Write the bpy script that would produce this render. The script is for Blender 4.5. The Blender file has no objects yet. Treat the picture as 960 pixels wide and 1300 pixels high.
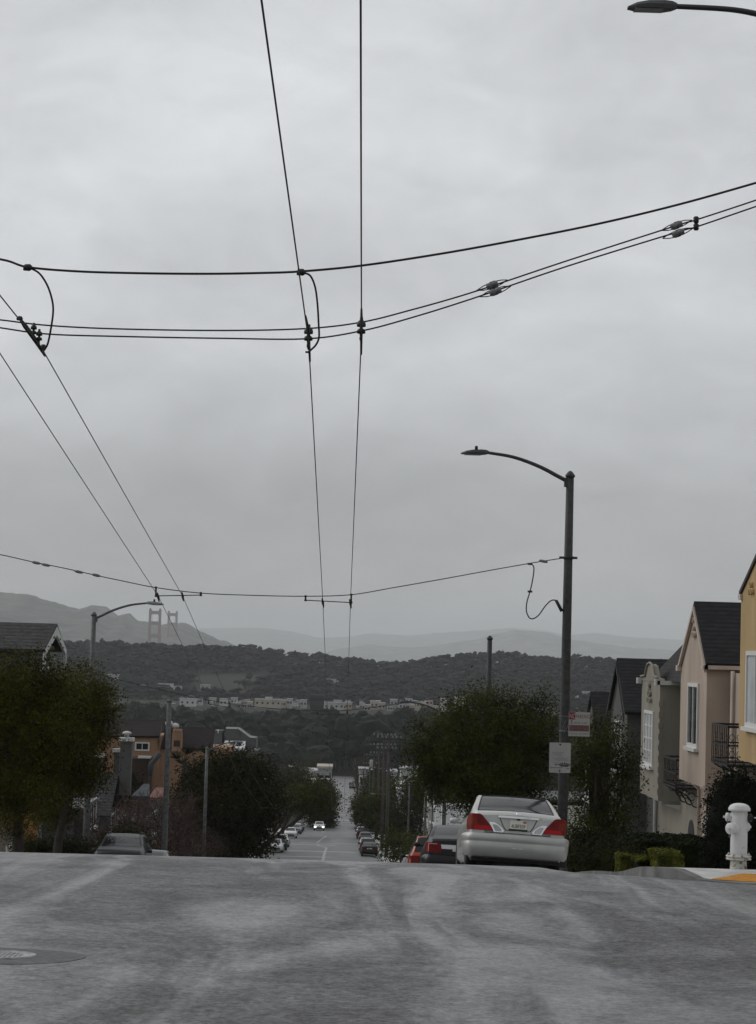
import bpy, bmesh, math, random
from mathutils import Vector, Matrix, Euler
R = math.radians
scene = bpy.context.scene
COL = scene.collection
CAMZ = 1.6
F = 2870.0                       # focal length in pixels of a 960 x 1300 frame
# ------------------------------------------------------------------ camera
YAW, PITCH, ROLL = math.atan(33 / F), math.atan(178 / F), R(1.6)
fwd = Vector((math.sin(YAW) * math.cos(PITCH), math.cos(YAW) * math.cos(PITCH), math.sin(PITCH)))
r0 = Vector((math.cos(YAW), -math.sin(YAW), 0))
u0 = r0.cross(fwd)
rgt = r0 * math.cos(ROLL) + u0 * math.sin(ROLL)
upv = u0 * math.cos(ROLL) - r0 * math.sin(ROLL)
cam_d = bpy.data.cameras.new('camera')
cam = bpy.data.objects.new('camera', cam_d)
COL.objects.link(cam)
cam.matrix_world = Matrix(((rgt.x, upv.x, -fwd.x, 0), (rgt.y, upv.y, -fwd.y, 0), (rgt.z, upv.z, -fwd.z, CAMZ), (0, 0, 0, 1)))
cam_d.sensor_fit = 'HORIZONTAL'
cam_d.sensor_width = 36.0
cam_d.lens = 36.0 * F / 960.0
cam_d.clip_start = 0.1
cam_d.clip_end = 60000
scene.camera = cam


def P(u, v, d):
    """survey point: seen at photo position (u, v), d metres down the street"""
    k = fwd + rgt * ((u - 480) / F) + upv * ((650 - v) / F)
    k = k * (d / k.y)
    return Vector((k.x, k.y, k.z + CAMZ))


# ------------------------------------------------------------------ terrain profile of the street
_knots = [(-400, .03), (0, .04), (26, .04), (40, .12), (128, .12), (150, .059), (385, .059), (390, .012), (404, .012), (410, .05),
          (600, .046), (1000, .03), (1080, .012), (1300, .002), (1900, 0.0), (2000, 0.0)]


def _slope(y):
    for (a, sa), (b, sb) in zip(_knots, _knots[1:]):
        if y <= b:
            return sa + (sb - sa) * max(0, (y - a)) / (b - a)
    return 0.0


_G = [0.0]
for _i in range(1, 4001):
    _G.append(_G[-1] - _slope((_i - .5) * .5) * .5)


def g(y):
    if y <= 0:
        return -.04 * y
    t = y / .5
    i = int(t)
    if i >= 4000:
        return _G[4000]
    return _G[i] + (_G[i + 1] - _G[i]) * (t - i)


XC, HALF = -2.3, 6.3             # street centre and half width
KR, KL = XC + HALF, XC - HALF    # kerb lines


def _ss(a, b, t):
    t = max(0, min(1, (t - a) / (b - a)))
    return t * t * (3 - 2 * t)


def dip(x, y):
    """the kerb side falls away earlier than the middle of the street"""
    return -.19 * _ss(2.8, 4.4, x) * _ss(29.5, 33.5, y)


def crown(x, y=0.0):
    t = (x - XC) / HALF
    return (.02 * (1 - t * t) if abs(t) < 1 else 0.0) + dip(x, y)


def slope_at(y):
    return math.atan(_slope(y))


# ------------------------------------------------------------------ object helpers
def tag(o, label=None, cat=None, group=None, kind=None):
    if label: o['label'] = label
    if cat: o['category'] = cat
    if group: o['group'] = group
    if kind: o['kind'] = kind
    return o


def empty(name, loc, label, cat, group=None, rot=(0, 0, 0)):
    o = bpy.data.objects.new(name, None)
    o.empty_display_size = .3
    COL.objects.link(o)
    o.location = loc
    o.rotation_euler = rot
    return tag(o, label, cat, group)


class MB:
    """collects geometry for ONE mesh object"""
    def __init__(s):
        s.v, s.f, s.sm = [], [], []

    def add(s, vs, fs, smooth=False):
        b = len(s.v)
        s.v.extend(tuple(p) for p in vs)
        for f in fs:
            s.f.append(tuple(b + i for i in f))
            s.sm.append(smooth)

    def quad(s, a, b, c, d):
        s.add((a, b, c, d), ((0, 1, 2, 3),))

    def box(s, x0, x1, y0, y1, z0, z1, m=None):
        if x1 < x0: x0, x1 = x1, x0
        vs = [Vector((x, y, z)) for z in (z0, z1) for y in (y0, y1) for x in (x0, x1)]
        if m is not None: vs = [m @ p for p in vs]
        s.add(vs, ((0, 2, 3, 1), (4, 5, 7, 6), (0, 1, 5, 4), (2, 6, 7, 3), (0, 4, 6, 2), (1, 3, 7, 5)))

    def prism(s, pts, off):
        """polygon pts extruded by vector off"""
        n = len(pts)
        off = Vector(off)
        vs = [Vector(p) for p in pts] + [Vector(p) + off for p in pts]
        fs = [tuple(range(n))[::-1], tuple(range(n, 2 * n))] + [(i, (i + 1) % n, n + (i + 1) % n, n + i) for i in range(n)]
        s.add(vs, fs)

    def tube(s, pts, r, n=8, cap=True, smooth=True):
        pts = [Vector(p) for p in pts]
        m = len(pts)
        rr = r if isinstance(r, (list, tuple)) else [r] * m
        base = len(s.v)
        prev = None
        for i, p in enumerate(pts):
            t = (pts[min(i + 1, m - 1)] - pts[max(i - 1, 0)])
            if t.length < 1e-9: t = Vector((0, 0, 1))
            t.normalize()
            if prev is None:
                a = Vector((0, 0, 1)) if abs(t.z) < .9 else Vector((1, 0, 0))
                e = t.cross(a).normalized()
            else:
                e = (prev - t * prev.dot(t))
                e = e.normalized() if e.length > 1e-6 else t.orthogonal().normalized()
            prev = e
            h = t.cross(e)
            for k in range(n):
                an = 2 * math.pi * k / n
                s.v.append(tuple(p + (e * math.cos(an) + h * math.sin(an)) * rr[i]))
        for i in range(m - 1):
            for k in range(n):
                a, b = base + i * n + k, base + i * n + (k + 1) % n
                s.f.append((a, b, b + n, a + n)); s.sm.append(smooth)
        if cap:
            s.f.append(tuple(base + k for k in range(n))[::-1]); s.sm.append(False)
            s.f.append(tuple(base + (m - 1) * n + k for k in range(n))); s.sm.append(False)

    def lathe(s, prof, n=20, m=None, smooth=True):
        """prof: list of (r, z)"""
        base = len(s.v)
        for (r, z) in prof:
            for k in range(n):
                an = 2 * math.pi * k / n
                p = Vector((r * math.cos(an), r * math.sin(an), z))
                s.v.append(tuple(m @ p if m is not None else p))
        L = len(prof)
        for i in range(L - 1):
            for k in range(n):
                a, b = base + i * n + k, base + i * n + (k + 1) % n
                s.f.append((a, b, b + n, a + n)); s.sm.append(smooth)
        s.f.append(tuple(base + k for k in range(n))[::-1]); s.sm.append(False)
        s.f.append(tuple(base + (L - 1) * n + k for k in range(n))); s.sm.append(False)

    def grid(s, rows, smooth=True):
        """rows: list of equally long lists of points"""
        base = len(s.v)
        w = len(rows[0])
        for r in rows: s.v.extend(tuple(p) for p in r)
        for i in range(len(rows) - 1):
            for j in range(w - 1):
                a = base + i * w + j
                s.f.append((a, a + 1, a + w + 1, a + w)); s.sm.append(smooth)

    def build(s, name, mat, parent=None, world=True, keep=False):
        me = bpy.data.meshes.new(name)
        vs = s.v
        if parent is not None and world:
            mi = parent.matrix_basis.inverted()
            if parent.parent is not None:
                mi = (parent.parent.matrix_basis @ parent.matrix_basis).inverted()
            vs = [tuple(mi @ Vector(p)) for p in vs]
        org = None
        if parent is None and vs and not keep:   # a thing that is one mesh: origin at its base centre
            lo = [min(p[i] for p in vs) for i in range(3)]
            hi = [max(p[i] for p in vs) for i in range(3)]
            org = ((lo[0] + hi[0]) / 2, (lo[1] + hi[1]) / 2, lo[2])
            vs = [(p[0] - org[0], p[1] - org[1], p[2] - org[2]) for p in vs]
        me.from_pydata(vs, [], s.f)
        me.polygons.foreach_set('use_smooth', s.sm)
        me.update()
        me.materials.append(mat)
        o = bpy.data.objects.new(name, me)
        COL.objects.link(o)
        if org: o.location = org
        if parent is not None: o.parent = parent
        return o


KIDS = {}


def copy_tree(o, parent=None, name=None):
    c = o.copy()
    COL.objects.link(c)
    c.parent = parent
    for ch in [x for x in bpy.data.objects if x.parent == o]:
        copy_tree(ch, c)
    return c


def recolor(root, part, m):
    for ch in root.children:
        if ch.name.split('.')[0] == part:
            ch.material_slots[0].link = 'OBJECT'
            ch.material_slots[0].material = m


# ------------------------------------------------------------------ materials
def srgb(r, g_, b):
    f = lambda c: (c / 255 / 12.92) if c / 255 <= .04045 else ((c / 255 + .055) / 1.055) ** 2.4
    return (f(r), f(g_), f(b))


def pm(name, col, rough=.6, metal=0.0, var=.0, vscale=3.0, bump=0.0, bscale=40.0, spec=.5, vcol=None, stretch=(1, 1, 1), coat=0.0, detail=4.0, thr=(.35, .7)):
    m = bpy.data.materials.new(name)
    m.use_nodes = True
    nt = m.node_tree
    b = nt.nodes['Principled BSDF']
    b.inputs['Base Color'].default_value = (*col, 1)
    b.inputs['Roughness'].default_value = rough
    b.inputs['Metallic'].default_value = metal
    b.inputs['Specular IOR Level'].default_value = spec
    b.inputs['Coat Weight'].default_value = coat
    if var or bump or vcol:
        tc = nt.nodes.new('ShaderNodeTexCoord')
        mp = nt.nodes.new('ShaderNodeMapping')
        mp.inputs['Scale'].default_value = stretch
        nt.links.new(tc.outputs['Object'], mp.inputs['Vector'])
    if var or vcol:
        n = nt.nodes.new('ShaderNodeTexNoise')
        n.inputs['Scale'].default_value = vscale
        n.inputs['Detail'].default_value = detail
        nt.links.new(mp.outputs['Vector'], n.inputs['Vector'])
        cr = nt.nodes.new('ShaderNodeValToRGB')
        e = cr.color_ramp.elements
        e[0].position, e[1].position = thr
        if vcol:
            e[0].color = (*col, 1); e[1].color = (*vcol, 1)
        else:
            e[0].color = (*[c * (1 - var) for c in col], 1)
            e[1].color = (*[min(1, c * (1 + var)) for c in col], 1)
        nt.links.new(n.outputs['Fac'], cr.inputs['Fac'])
        nt.links.new(cr.outputs['Color'], b.inputs['Base Color'])
    if bump:
        n2 = nt.nodes.new('ShaderNodeTexNoise')
        n2.inputs['Scale'].default_value = bscale
        n2.inputs['Detail'].default_value = 3
        nt.links.new(mp.outputs['Vector'], n2.inputs['Vector'])
        bp = nt.nodes.new('ShaderNodeBump')
        bp.inputs['Strength'].default_value = bump
        bp.inputs['Distance'].default_value = .02
        nt.links.new(n2.outputs['Fac'], bp.inputs['Height'])
        nt.links.new(bp.outputs['Normal'], b.inputs['Normal'])
    return m


def leafmat(name, c1, c2, scale=1.2, rough=.6):
    m = bpy.data.materials.new(name)
    m.use_nodes = True
    nt = m.node_tree
    b = nt.nodes['Principled BSDF']
    b.inputs['Roughness'].default_value = rough
    b.inputs['Specular IOR Level'].default_value = .06
    tc = nt.nodes.new('ShaderNodeTexCoord')
    n = nt.nodes.new('ShaderNodeTexNoise')
    n.inputs['Scale'].default_value = scale
    n.inputs['Detail'].default_value = 6
    n.inputs['Roughness'].default_value = .7
    nt.links.new(tc.outputs['Object'], n.inputs['Vector'])
    cr = nt.nodes.new('ShaderNodeValToRGB')
    e = cr.color_ramp.elements
    e[0].position, e[1].position = .38, .66
    e[0].color = (*c1, 1); e[1].color = (*c2, 1)
    nt.links.new(n.outputs['Fac'], cr.inputs['Fac'])
    nt.links.new(cr.outputs['Color'], b.inputs['Base Color'])
    tr = nt.nodes.new('ShaderNodeBsdfTranslucent')
    nt.links.new(cr.outputs['Color'], tr.inputs['Color'])
    mx = nt.nodes.new('ShaderNodeMixShader')
    mx.inputs['Fac'].default_value = .25
    out = nt.nodes['Material Output']
    nt.links.new(b.outputs[0], mx.inputs[1]); nt.links.new(tr.outputs[0], mx.inputs[2])
    nt.links.new(mx.outputs[0], out.inputs['Surface'])
    return m


def shingle(name, col, rows=5.0, var=.45):
    """courses of shingles: wave bands by height plus noise patches"""
    m = pm(name, col, .8, var=var, vscale=2.2, stretch=(1.6, 1.6, 6), thr=(.3, .75), spec=.3)
    nt = m.node_tree
    b = nt.nodes['Principled BSDF']
    tc = nt.nodes.new('ShaderNodeTexCoord')
    w = nt.nodes.new('ShaderNodeTexWave')
    w.wave_type, w.bands_direction, w.wave_profile = 'BANDS', 'Z', 'SAW'
    w.inputs['Scale'].default_value = rows
    w.inputs['Distortion'].default_value = .6
    nt.links.new(tc.outputs['Object'], w.inputs['Vector'])
    cr2 = nt.nodes.new('ShaderNodeValToRGB')
    cr2.color_ramp.elements[0].position, cr2.color_ramp.elements[1].position = .0, .8
    cr2.color_ramp.elements[0].color = (.45, .45, .45, 1); cr2.color_ramp.elements[1].color = (1.5, 1.5, 1.5, 1)
    nt.links.new(w.outputs['Fac'], cr2.inputs['Fac'])
    mu = nt.nodes.new('ShaderNodeMixRGB'); mu.blend_type = 'MULTIPLY'; mu.inputs['Fac'].default_value = 1
    src = b.inputs['Base Color'].links[0].from_socket
    nt.links.new(src, mu.inputs[1]); nt.links.new(cr2.outputs['Color'], mu.inputs[2])
    nt.links.new(mu.outputs[0], b.inputs['Base Color'])
    bp = nt.nodes.new('ShaderNodeBump')
    bp.inputs['Strength'].default_value = .8
    bp.inputs['Distance'].default_value = .03
    nt.links.new(w.outputs['Fac'], bp.inputs['Height'])
    nt.links.new(bp.outputs['Normal'], b.inputs['Normal'])
    return m


def emis(name, col, s):
    m = pm(name, col, .3)
    b = m.node_tree.nodes['Principled BSDF']
    b.inputs['Emission Color'].default_value = (*col, 1)
    b.inputs['Emission Strength'].default_value = s
    return m


M = dict(
    steel=pm('weathered_steel', (.034, .037, .036), .65, .0, var=.35, vscale=9, bump=.3, bscale=60),
    galv=pm('galvanised_pole', (.095, .10, .10), .6, .1, var=.35, vscale=7, bump=.2),
    black=pm('black_iron', (.012, .012, .013), .55),
    wire=pm('wire_black', (.01, .01, .011), .6),
    insul=pm('grey_insulator', (.15, .155, .155), .4, var=.3, vscale=20),
    tin=pm('lamp_aluminium', (.20, .21, .21), .5, .3, var=.2, vscale=10),
    dlamp=pm('lamp_dark_grey', (.035, .037, .038), .5, .1, var=.2),
    lens=pm('lamp_lens', (.25, .25, .24), .2),
    rubber=pm('tyre_rubber', (.012, .012, .012), .8, var=.3),
    rim=pm('alloy_rim', (.25, .25, .26), .35, .7),
    silver=pm('silver_paint', (.50, .505, .485), .32, .22, coat=.5, var=.05, vscale=4),
    silver_b=pm('silver_bumper_paint', (.42, .425, .41), .36, .2, coat=.5, var=.06, vscale=5),
    blackp=pm('black_paint', (.006, .006, .007), .3, .0, spec=.35),
    charcoal=pm('charcoal_paint', (.022, .024, .026), .4, .1, spec=.3),
    whitep=pm('white_paint_car', (.6, .61, .61), .3, coat=.5),
    greyp=pm('grey_paint_car', (.13, .135, .14), .35, .2),
    bluegrey=pm('blue_grey_paint_car', (.06, .075, .10), .3, .3, coat=.5),
    redp=pm('orange_red_paint', (.42, .055, .012), .32, .1, coat=.6),
    bluep=pm('dark_blue_paint', (.015, .022, .055), .3, .2, coat=.6),
    glass=pm('car_glass', (.012, .014, .016), .06, spec=.6),
    rglass=pm('rear_screen_glass', (.02, .023, .025), .08, spec=.6, var=.5, vscale=2.5),
    chrome=pm('chrome', (.72, .72, .72), .15, 1.0),
    red=pm('tail_red', (.16, .004, .003), .35, spec=.25, var=.3, vscale=9),
    redhot=pm('tail_red_bright', (.42, .010, .012), .4, spec=.2),
    amber=pm('tail_amber', (.20, .022, .008), .4, spec=.2),
    clear=pm('clear_lamp', (.55, .56, .56), .12, .3, coat=.6),
    dark=pm('dark_trim', (.01, .01, .01), .6),
    plate=pm('number_plate', (.72, .70, .60), .45),
    plateink=pm('plate_ink', (.03, .05, .04), .6),
    wpaint=pm('hydrant_white', (.66, .67, .67), .5, vcol=(.38, .35, .31), vscale=11, bump=.5, bscale=24, coat=.05, thr=(.60, .74), detail=8),
    rust=pm('flaking_white_rust', (.55, .54, .50), .7, vcol=(.12, .07, .035), vscale=16, thr=(.52, .66), bump=.5, bscale=50),
    conc=pm('concrete', (.46, .46, .445), .5, var=.3, vscale=2.5, bump=.3, bscale=60),
    kerb=pm('kerb_concrete', (.13, .13, .128), .75, var=.4, vscale=3, bump=.3),
    yellowpad=pm('tactile_yellow', (.62, .30, .035), .6, var=.22, vscale=8),
    signwhite=pm('sign_white', (.34, .34, .33), .5, var=.06, vscale=6),
    signgrey=pm('sign_lettering_grey', (.20, .20, .21), .6),
    signred=pm('sign_red', (.17, .008, .014), .5),
    signpink=pm('sign_faded_red', (.13, .065, .062), .5),
    signblack=pm('sign_black', (.02, .02, .02), .6),
    glasswin=pm('window_glass', (.018, .02, .022), .06, spec=.7),
    frame=pm('window_white', (.62, .62, .60), .5),
    blindw=pm('window_blind', (.45, .47, .48), .4, spec=.6, var=.2, vscale=1.5),
)


def stucco(name, col, var=.08):
    m = pm(name, col, .85, var=max(var, .14), vscale=1.3, bump=.35, bscale=22, spec=.25, detail=9, thr=(.28, .72), stretch=(1, 1, .4))
    return m


M.update(
    yellow=stucco('stucco_ochre', (.42, .30, .15)),
    pink=stucco('stucco_pink_beige', (.42, .345, .285)),
    grey=stucco('stucco_grey_beige', (.25, .235, .195)),
    dgrey=stucco('stucco_dark_grey', (.095, .095, .092)),
    cream=stucco('stucco_cream', (.55, .53, .48)),
    peach=stucco('cladding_peach', (.30, .185, .115)),
    brick=pm('brick_brown', (.045, .025, .018), .85, var=.4, vscale=6, stretch=(1, 1, 3)),
    bluegreyw=stucco('stucco_blue_grey', (.065, .073, .085)),
    tan=stucco('stucco_tan', (.17, .145, .11)),
    orange=stucco('stucco_orange', (.25, .13, .04)),
    concgrey=stucco('render_mid_grey', (.11, .113, .113)),
    whitew=pm('white_roof_membrane', (.72, .73, .73), .5, var=.1),
    roofblk=shingle('black_shingle', (.013, .013, .0145), 2.9, .5),
    roofgrey=shingle('grey_shingle', (.030, .030, .031), 2.0, .7),
    roofbrown=shingle('brown_shingle', (.014, .009, .008), 1.5),
    tile=pm('salmon_tile', (.17, .07, .055), .7, var=.4, vscale=6),
    trim=pm('trim_white', (.55, .55, .53), .6, var=.12),
    trimpink=pm('trim_pinkish', (.50, .42, .36), .7, var=.1),
    bark=pm('bark', (.035, .028, .022), .9, var=.5, vscale=12, stretch=(1, 1, .3), bump=.6, bscale=20),
    twig=pm('reddish_twig', (.06, .036, .03), .9, var=.4, vscale=6),
    wood=pm('utility_pole_wood', (.06, .052, .045), .85, var=.4, vscale=6, stretch=(1, 1, .15)),
    leafA=leafmat('leaf_olive', (.010, .012, .002), (.105, .100, .012)),
    leafB=leafmat('leaf_dark', (.009, .011, .004), (.045, .048, .014)),
    leafC=leafmat('leaf_green', (.011, .017, .004), (.084, .096, .018)),
    leafbr=leafmat('leaf_russet', (.007, .008, .003), (.046, .042, .012)),
    hedge=leafmat('hedge_clipped', (.008, .012, .005), (.022, .028, .009), 3),
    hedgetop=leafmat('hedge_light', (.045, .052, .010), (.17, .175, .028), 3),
    bushdark=leafmat('bush_black_green', (.006, .009, .006), (.014, .018, .010), 3),
    forest=leafmat('forest_canopy', (.004, .0055, .005), (.022, .027, .021), .018),
    forest2=leafmat('ridge_canopy', (.006, .0085, .009), (.017, .021, .020), .012),
    yucca=leafmat('yucca_blade', (.012, .018, .010), (.05, .055, .03)),
)
from mathutils import noise as mnoise
# ------------------------------------------------------------------ sky, sun, air
w = bpy.data.worlds.new('World')
scene.world = w
w.use_nodes = True
nt = w.node_tree
bg = nt.nodes['Background']
bg.inputs['Strength'].default_value = 0.1
sky = nt.nodes.new('ShaderNodeTexSky')
sky.sky_type = 'NISHITA'
sky.sun_disc = False
sky.sun_elevation = R(33.6)
sky.sun_rotation = R(-65)
tc = nt.nodes.new('ShaderNodeTexCoord')
sep = nt.nodes.new('ShaderNodeSeparateXYZ')
nt.links.new(tc.outputs['Generated'], sep.inputs[0])
ramp = nt.nodes.new('ShaderNodeValToRGB')
el = ramp.color_ramp.elements
stops = [(0.0, 4.3), (.03, 4.2), (.05, 4.1), (.072, 4.2), (.10, 5.3), (.13, 5.8), (.18, 6.25), (.24, 6.5), (.30, 6.7), (.6, 6.0), (1.0, 5.6)]
el[0].position, el[1].position = stops[0][0], stops[-1][0]
for p_, v_ in stops[1:-1]: el.new(p_)
for e_, (p_, v_) in zip(el, stops): e_.position = p_; e_.color = (v_ / 10 * .978, v_ / 10 * 1.0, v_ / 10 * 1.025, 1)
nt.links.new(sep.outputs['Z'], ramp.inputs['Fac'])


def cloudnoise(scale, sx, sz, seed, det=5, dist=.3, rough=.5):
    mp = nt.nodes.new('ShaderNodeMapping')
    mp.inputs['Scale'].default_value = (sx, sx, sz)
    mp.inputs['Location'].default_value = (seed, seed * .7, seed * .3)
    nt.links.new(tc.outputs['Generated'], mp.inputs['Vector'])
    n = nt.nodes.new('ShaderNodeTexNoise')
    n.inputs['Scale'].default_value = scale
    n.inputs['Detail'].default_value = det
    n.inputs['Roughness'].default_value = rough
    n.inputs['Distortion'].default_value = dist
    nt.links.new(mp.outputs['Vector'], n.inputs['Vector'])
    return n.outputs['Fac']


def math_(op, a, b):
    n = nt.nodes.new('ShaderNodeMath')
    n.operation = op
    for i, x in enumerate((a, b)):
        if isinstance(x, (int, float)): n.inputs[i].default_value = x
        else: nt.links.new(x, n.inputs[i])
    return n.outputs[0]


n1 = cloudnoise(3.2, 1.0, 3.0, 3.1)
n2 = cloudnoise(9.0, 1.0, 2.0, 7.7, 6, .6)
n3 = cloudnoise(24.0, 1.0, 1.8, 1.3, 5, .8, .55)
f1 = math_('ADD', math_('MULTIPLY', math_('SUBTRACT', n1, .5), .50), 1.0)
f2 = math_('ADD', math_('MULTIPLY', math_('SUBTRACT', n2, .5), .46), 1.0)
f3 = math_('ADD', math_('MULTIPLY', math_('SUBTRACT', n3, .5), .26), 1.0)
fy = math_('ADD', math_('MULTIPLY', math_('SUBTRACT', math_('MULTIPLY', sep.outputs['Y'], 1.0), math_('MULTIPLY', sep.outputs['X'], .35)), .14), .90)   # added sky gradient: dimmer behind and right, so walls facing the camera darken
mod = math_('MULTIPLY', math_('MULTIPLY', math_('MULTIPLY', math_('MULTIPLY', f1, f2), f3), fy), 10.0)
vm = nt.nodes.new('ShaderNodeVectorMath')
vm.operation = 'SCALE'
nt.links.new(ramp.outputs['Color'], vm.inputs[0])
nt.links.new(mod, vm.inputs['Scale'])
mixs = nt.nodes.new('ShaderNodeMixRGB')
mixs.inputs['Fac'].default_value = .97
nt.links.new(sky.outputs['Color'], mixs.inputs[1])
nt.links.new(vm.outputs[0], mixs.inputs[2])
nt.links.new(mixs.outputs[0], bg.inputs['Color'])

sd = bpy.data.lights.new('sun', 'SUN')
sd.energy = 1.05
sd.angle = R(50)
sd.color = (1, .97, .93)
so = bpy.data.objects.new('sun', sd)
COL.objects.link(so)
so.rotation_euler = Vector((-.75, .35, .55)).to_track_quat('Z', 'Y').to_euler()
so.location = (0, 0, 60)

hz = MB()
hz.box(-16000, 16000, -300, 40000, -134, 430)
hm = bpy.data.materials.new('haze_air')
hm.use_nodes = True
hn = hm.node_tree
for n_ in list(hn.nodes):
    if n_.type == 'BSDF_PRINCIPLED': hn.nodes.remove(n_)
pv = hn.nodes.new('ShaderNodeVolumePrincipled')
pv.inputs['Color'].default_value = (.965, .99, 1.0, 1)
pv.inputs['Density'].default_value = 6.0e-5
pv.inputs['Density Attribute'].default_value = ''
pv.inputs['Temperature Attribute'].default_value = ''
hn.links.new(pv.outputs[0], hn.nodes['Material Output'].inputs['Volume'])
tag(hz.build('haze', hm, keep=True), kind='stuff')

# ------------------------------------------------------------------ terrain sheet
RIDGE = [(-60, 806), (0, 806), (90, 812), (130, 813), (200, 815), (300, 817), (340, 821), (400, 828), (440, 834), (480, 838), (520, 837), (560, 831),
         (600, 827), (640, 826), (700, 830), (760, 833), (830, 838), (960, 846), (1040, 850)]
RD = 2600
_rp = [P(u, v, RD) for u, v in RIDGE]


def ridge_z(x):
    xs = x
    if xs <= _rp[0].x: return _rp[0].z
    for a, b in zip(_rp, _rp[1:]):
        if xs <= b.x:
            return a.z + (b.z - a.z) * (xs - a.x) / (b.x - a.x)
    return _rp[-1].z


def sst(a, b, t):
    t = max(0, min(1, (t - a) / (b - a)))
    return t * t * (3 - 2 * t)


Z0 = g(1600)
ZR = -45.6                         # ground of the far town


def terr(x, y):
    if y < 1600:
        z = g(y)
        far = sst(60, 400, abs(x - XC))
        if y > 900: z += mnoise.noise((x * .006, y * .006, 3)) * 5 * sst(900, 1200, y) * (0 if abs(x) < 15 and y < 1010 else 1)
        return z + far * 3 * mnoise.noise((x * .01, y * .01, 0)) * sst(300, 600, y)
    z = Z0 + (ZR - Z0) * sst(1600, 1800, y)
    n = mnoise.noise((x * .006, y * .006, 3))
    if y > 1980:
        rz = ridge_z(x * RD / y) - 13
        t = sst(1980, 2660, y)
        z = ZR + (rz - ZR) * t
        z += 9 * mnoise.noise((x * .005, y * .004, 9)) * t * (1 - t) * 4
        if y > 2640: z = rz + (-133 - rz) * sst(2640, 3300, y)
    return z + 2.0 * n * (1 - sst(1600, 1790, y))


xs = sorted(set([-2600, -1600, -1000, -700, -450, -300, -200, -140, -100, -70, -50, -36, -26, -20, -16, -13.2, -12.9, -9.4, -9.0, -6, -2.3, 1, 4.4, 4.8, 7.6, 7.9,
                 11, 15, 20, 28, 40, 60, 90, 130, 190, 280, 400, 560, 800, 1200, 1800, 2600] + [x * 40 for x in range(-18, 19) if abs(x) > 3]))
ys = [-300, -120, -60, -30, -10] + [i * 2 for i in range(0, 80)] + [160 + i * 8 for i in range(0, 60)] + [640 + i * 20 for i in range(0, 134)] + [3340, 3400]
t_ = MB()
rows = []
for y in ys:
    row = []
    for x in xs:
        z = terr(x, y)
        if y < 1040:
            z += -.6 if (-9.3 < x < 4.7 or y < 30) else ((.09 + dip(x, y)) if y > 33 else -.3)
        row.append((x, y, z))
    rows.append(row)
t_.grid(rows)
soil = pm('ground_soil', (.014, .016, .010), .9, vcol=(.026, .029, .018), vscale=.02, spec=.2)
tag(t_.build('terrain', soil, keep=True), kind='structure')

wt = MB()
wt.quad((-15900, 3200, -131), (15900, 3200, -131), (15900, 39900, -131), (-15900, 39900, -131))
tag(wt.build('water', pm('bay_water', (.02, .03, .035), .25), keep=True), kind='structure')


def hill(name, prof, d, front, back, mat, rough=.16, seed=0, step=5):
    us = []
    u = prof[0][0]
    while u <= prof[-1][0]:
        us.append(u); u += step

    def pv_(u):
        for (a, va), (b, vb) in zip(prof, prof[1:]):
            if u <= b: return va + (vb - va) * sst(0, 1, (u - a) / (b - a)) * .5 + (vb - va) * (u - a) / (b - a) * .5
        return prof[-1][1]
    rows = []
    N = 26
    for j in range(N + 1):
        t = j / N
        row = []
        for u in us:
            c = P(u, pv_(u), d)
            top = c.z
            y = d - front + (front + back) * t
            if y < d:
                s = (y - (d - front)) / front
                sh = s ** .8
            else:
                s = 1 - (y - d) / back
                sh = s ** .9
            n = mnoise.fractal((c.x * .0011 + seed, y * .0009, seed), 1.0, 2.0, 5)
            z = -134 + (top + 134) * sh
            z += n * (top + 134) * rough * 4 * sh * (1 - sh) + mnoise.fractal((c.x * .012 + seed, y * .004, 2), 1.0, 2.0, 3) * 6.0 * min(1, s * 4) + mnoise.noise((c.x * .05, y * .02, 5)) * 5.0 * min(1, s * 4)
            row.append((c.x * (.55 + .45 * y / d), y, z))
        rows.append(row)
    m = MB()
    m.grid(rows)
    return tag(m.build(name, mat, keep=True), kind='structure')


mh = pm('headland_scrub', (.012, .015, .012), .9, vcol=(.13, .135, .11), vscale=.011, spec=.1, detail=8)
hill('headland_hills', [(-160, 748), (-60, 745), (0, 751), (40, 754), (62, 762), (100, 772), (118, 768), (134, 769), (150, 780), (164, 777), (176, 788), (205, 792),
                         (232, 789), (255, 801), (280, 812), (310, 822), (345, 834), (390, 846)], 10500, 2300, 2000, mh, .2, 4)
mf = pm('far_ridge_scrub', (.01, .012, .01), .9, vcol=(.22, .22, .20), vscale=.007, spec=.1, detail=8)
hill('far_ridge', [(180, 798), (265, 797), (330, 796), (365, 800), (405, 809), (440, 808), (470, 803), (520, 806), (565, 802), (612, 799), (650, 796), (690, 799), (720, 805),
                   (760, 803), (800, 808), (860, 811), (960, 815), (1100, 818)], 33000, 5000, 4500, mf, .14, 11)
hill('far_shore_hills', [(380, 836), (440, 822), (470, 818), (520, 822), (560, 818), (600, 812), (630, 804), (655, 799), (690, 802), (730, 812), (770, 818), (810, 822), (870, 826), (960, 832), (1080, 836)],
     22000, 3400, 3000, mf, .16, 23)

# ------------------------------------------------------------------ street, kerbs, pavements
asph = bpy.data.materials.new('wet_asphalt')
asph.use_nodes = True
nt = asph.node_tree
b_ = nt.nodes['Principled BSDF']
tc = nt.nodes.new('ShaderNodeTexCoord')


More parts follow.
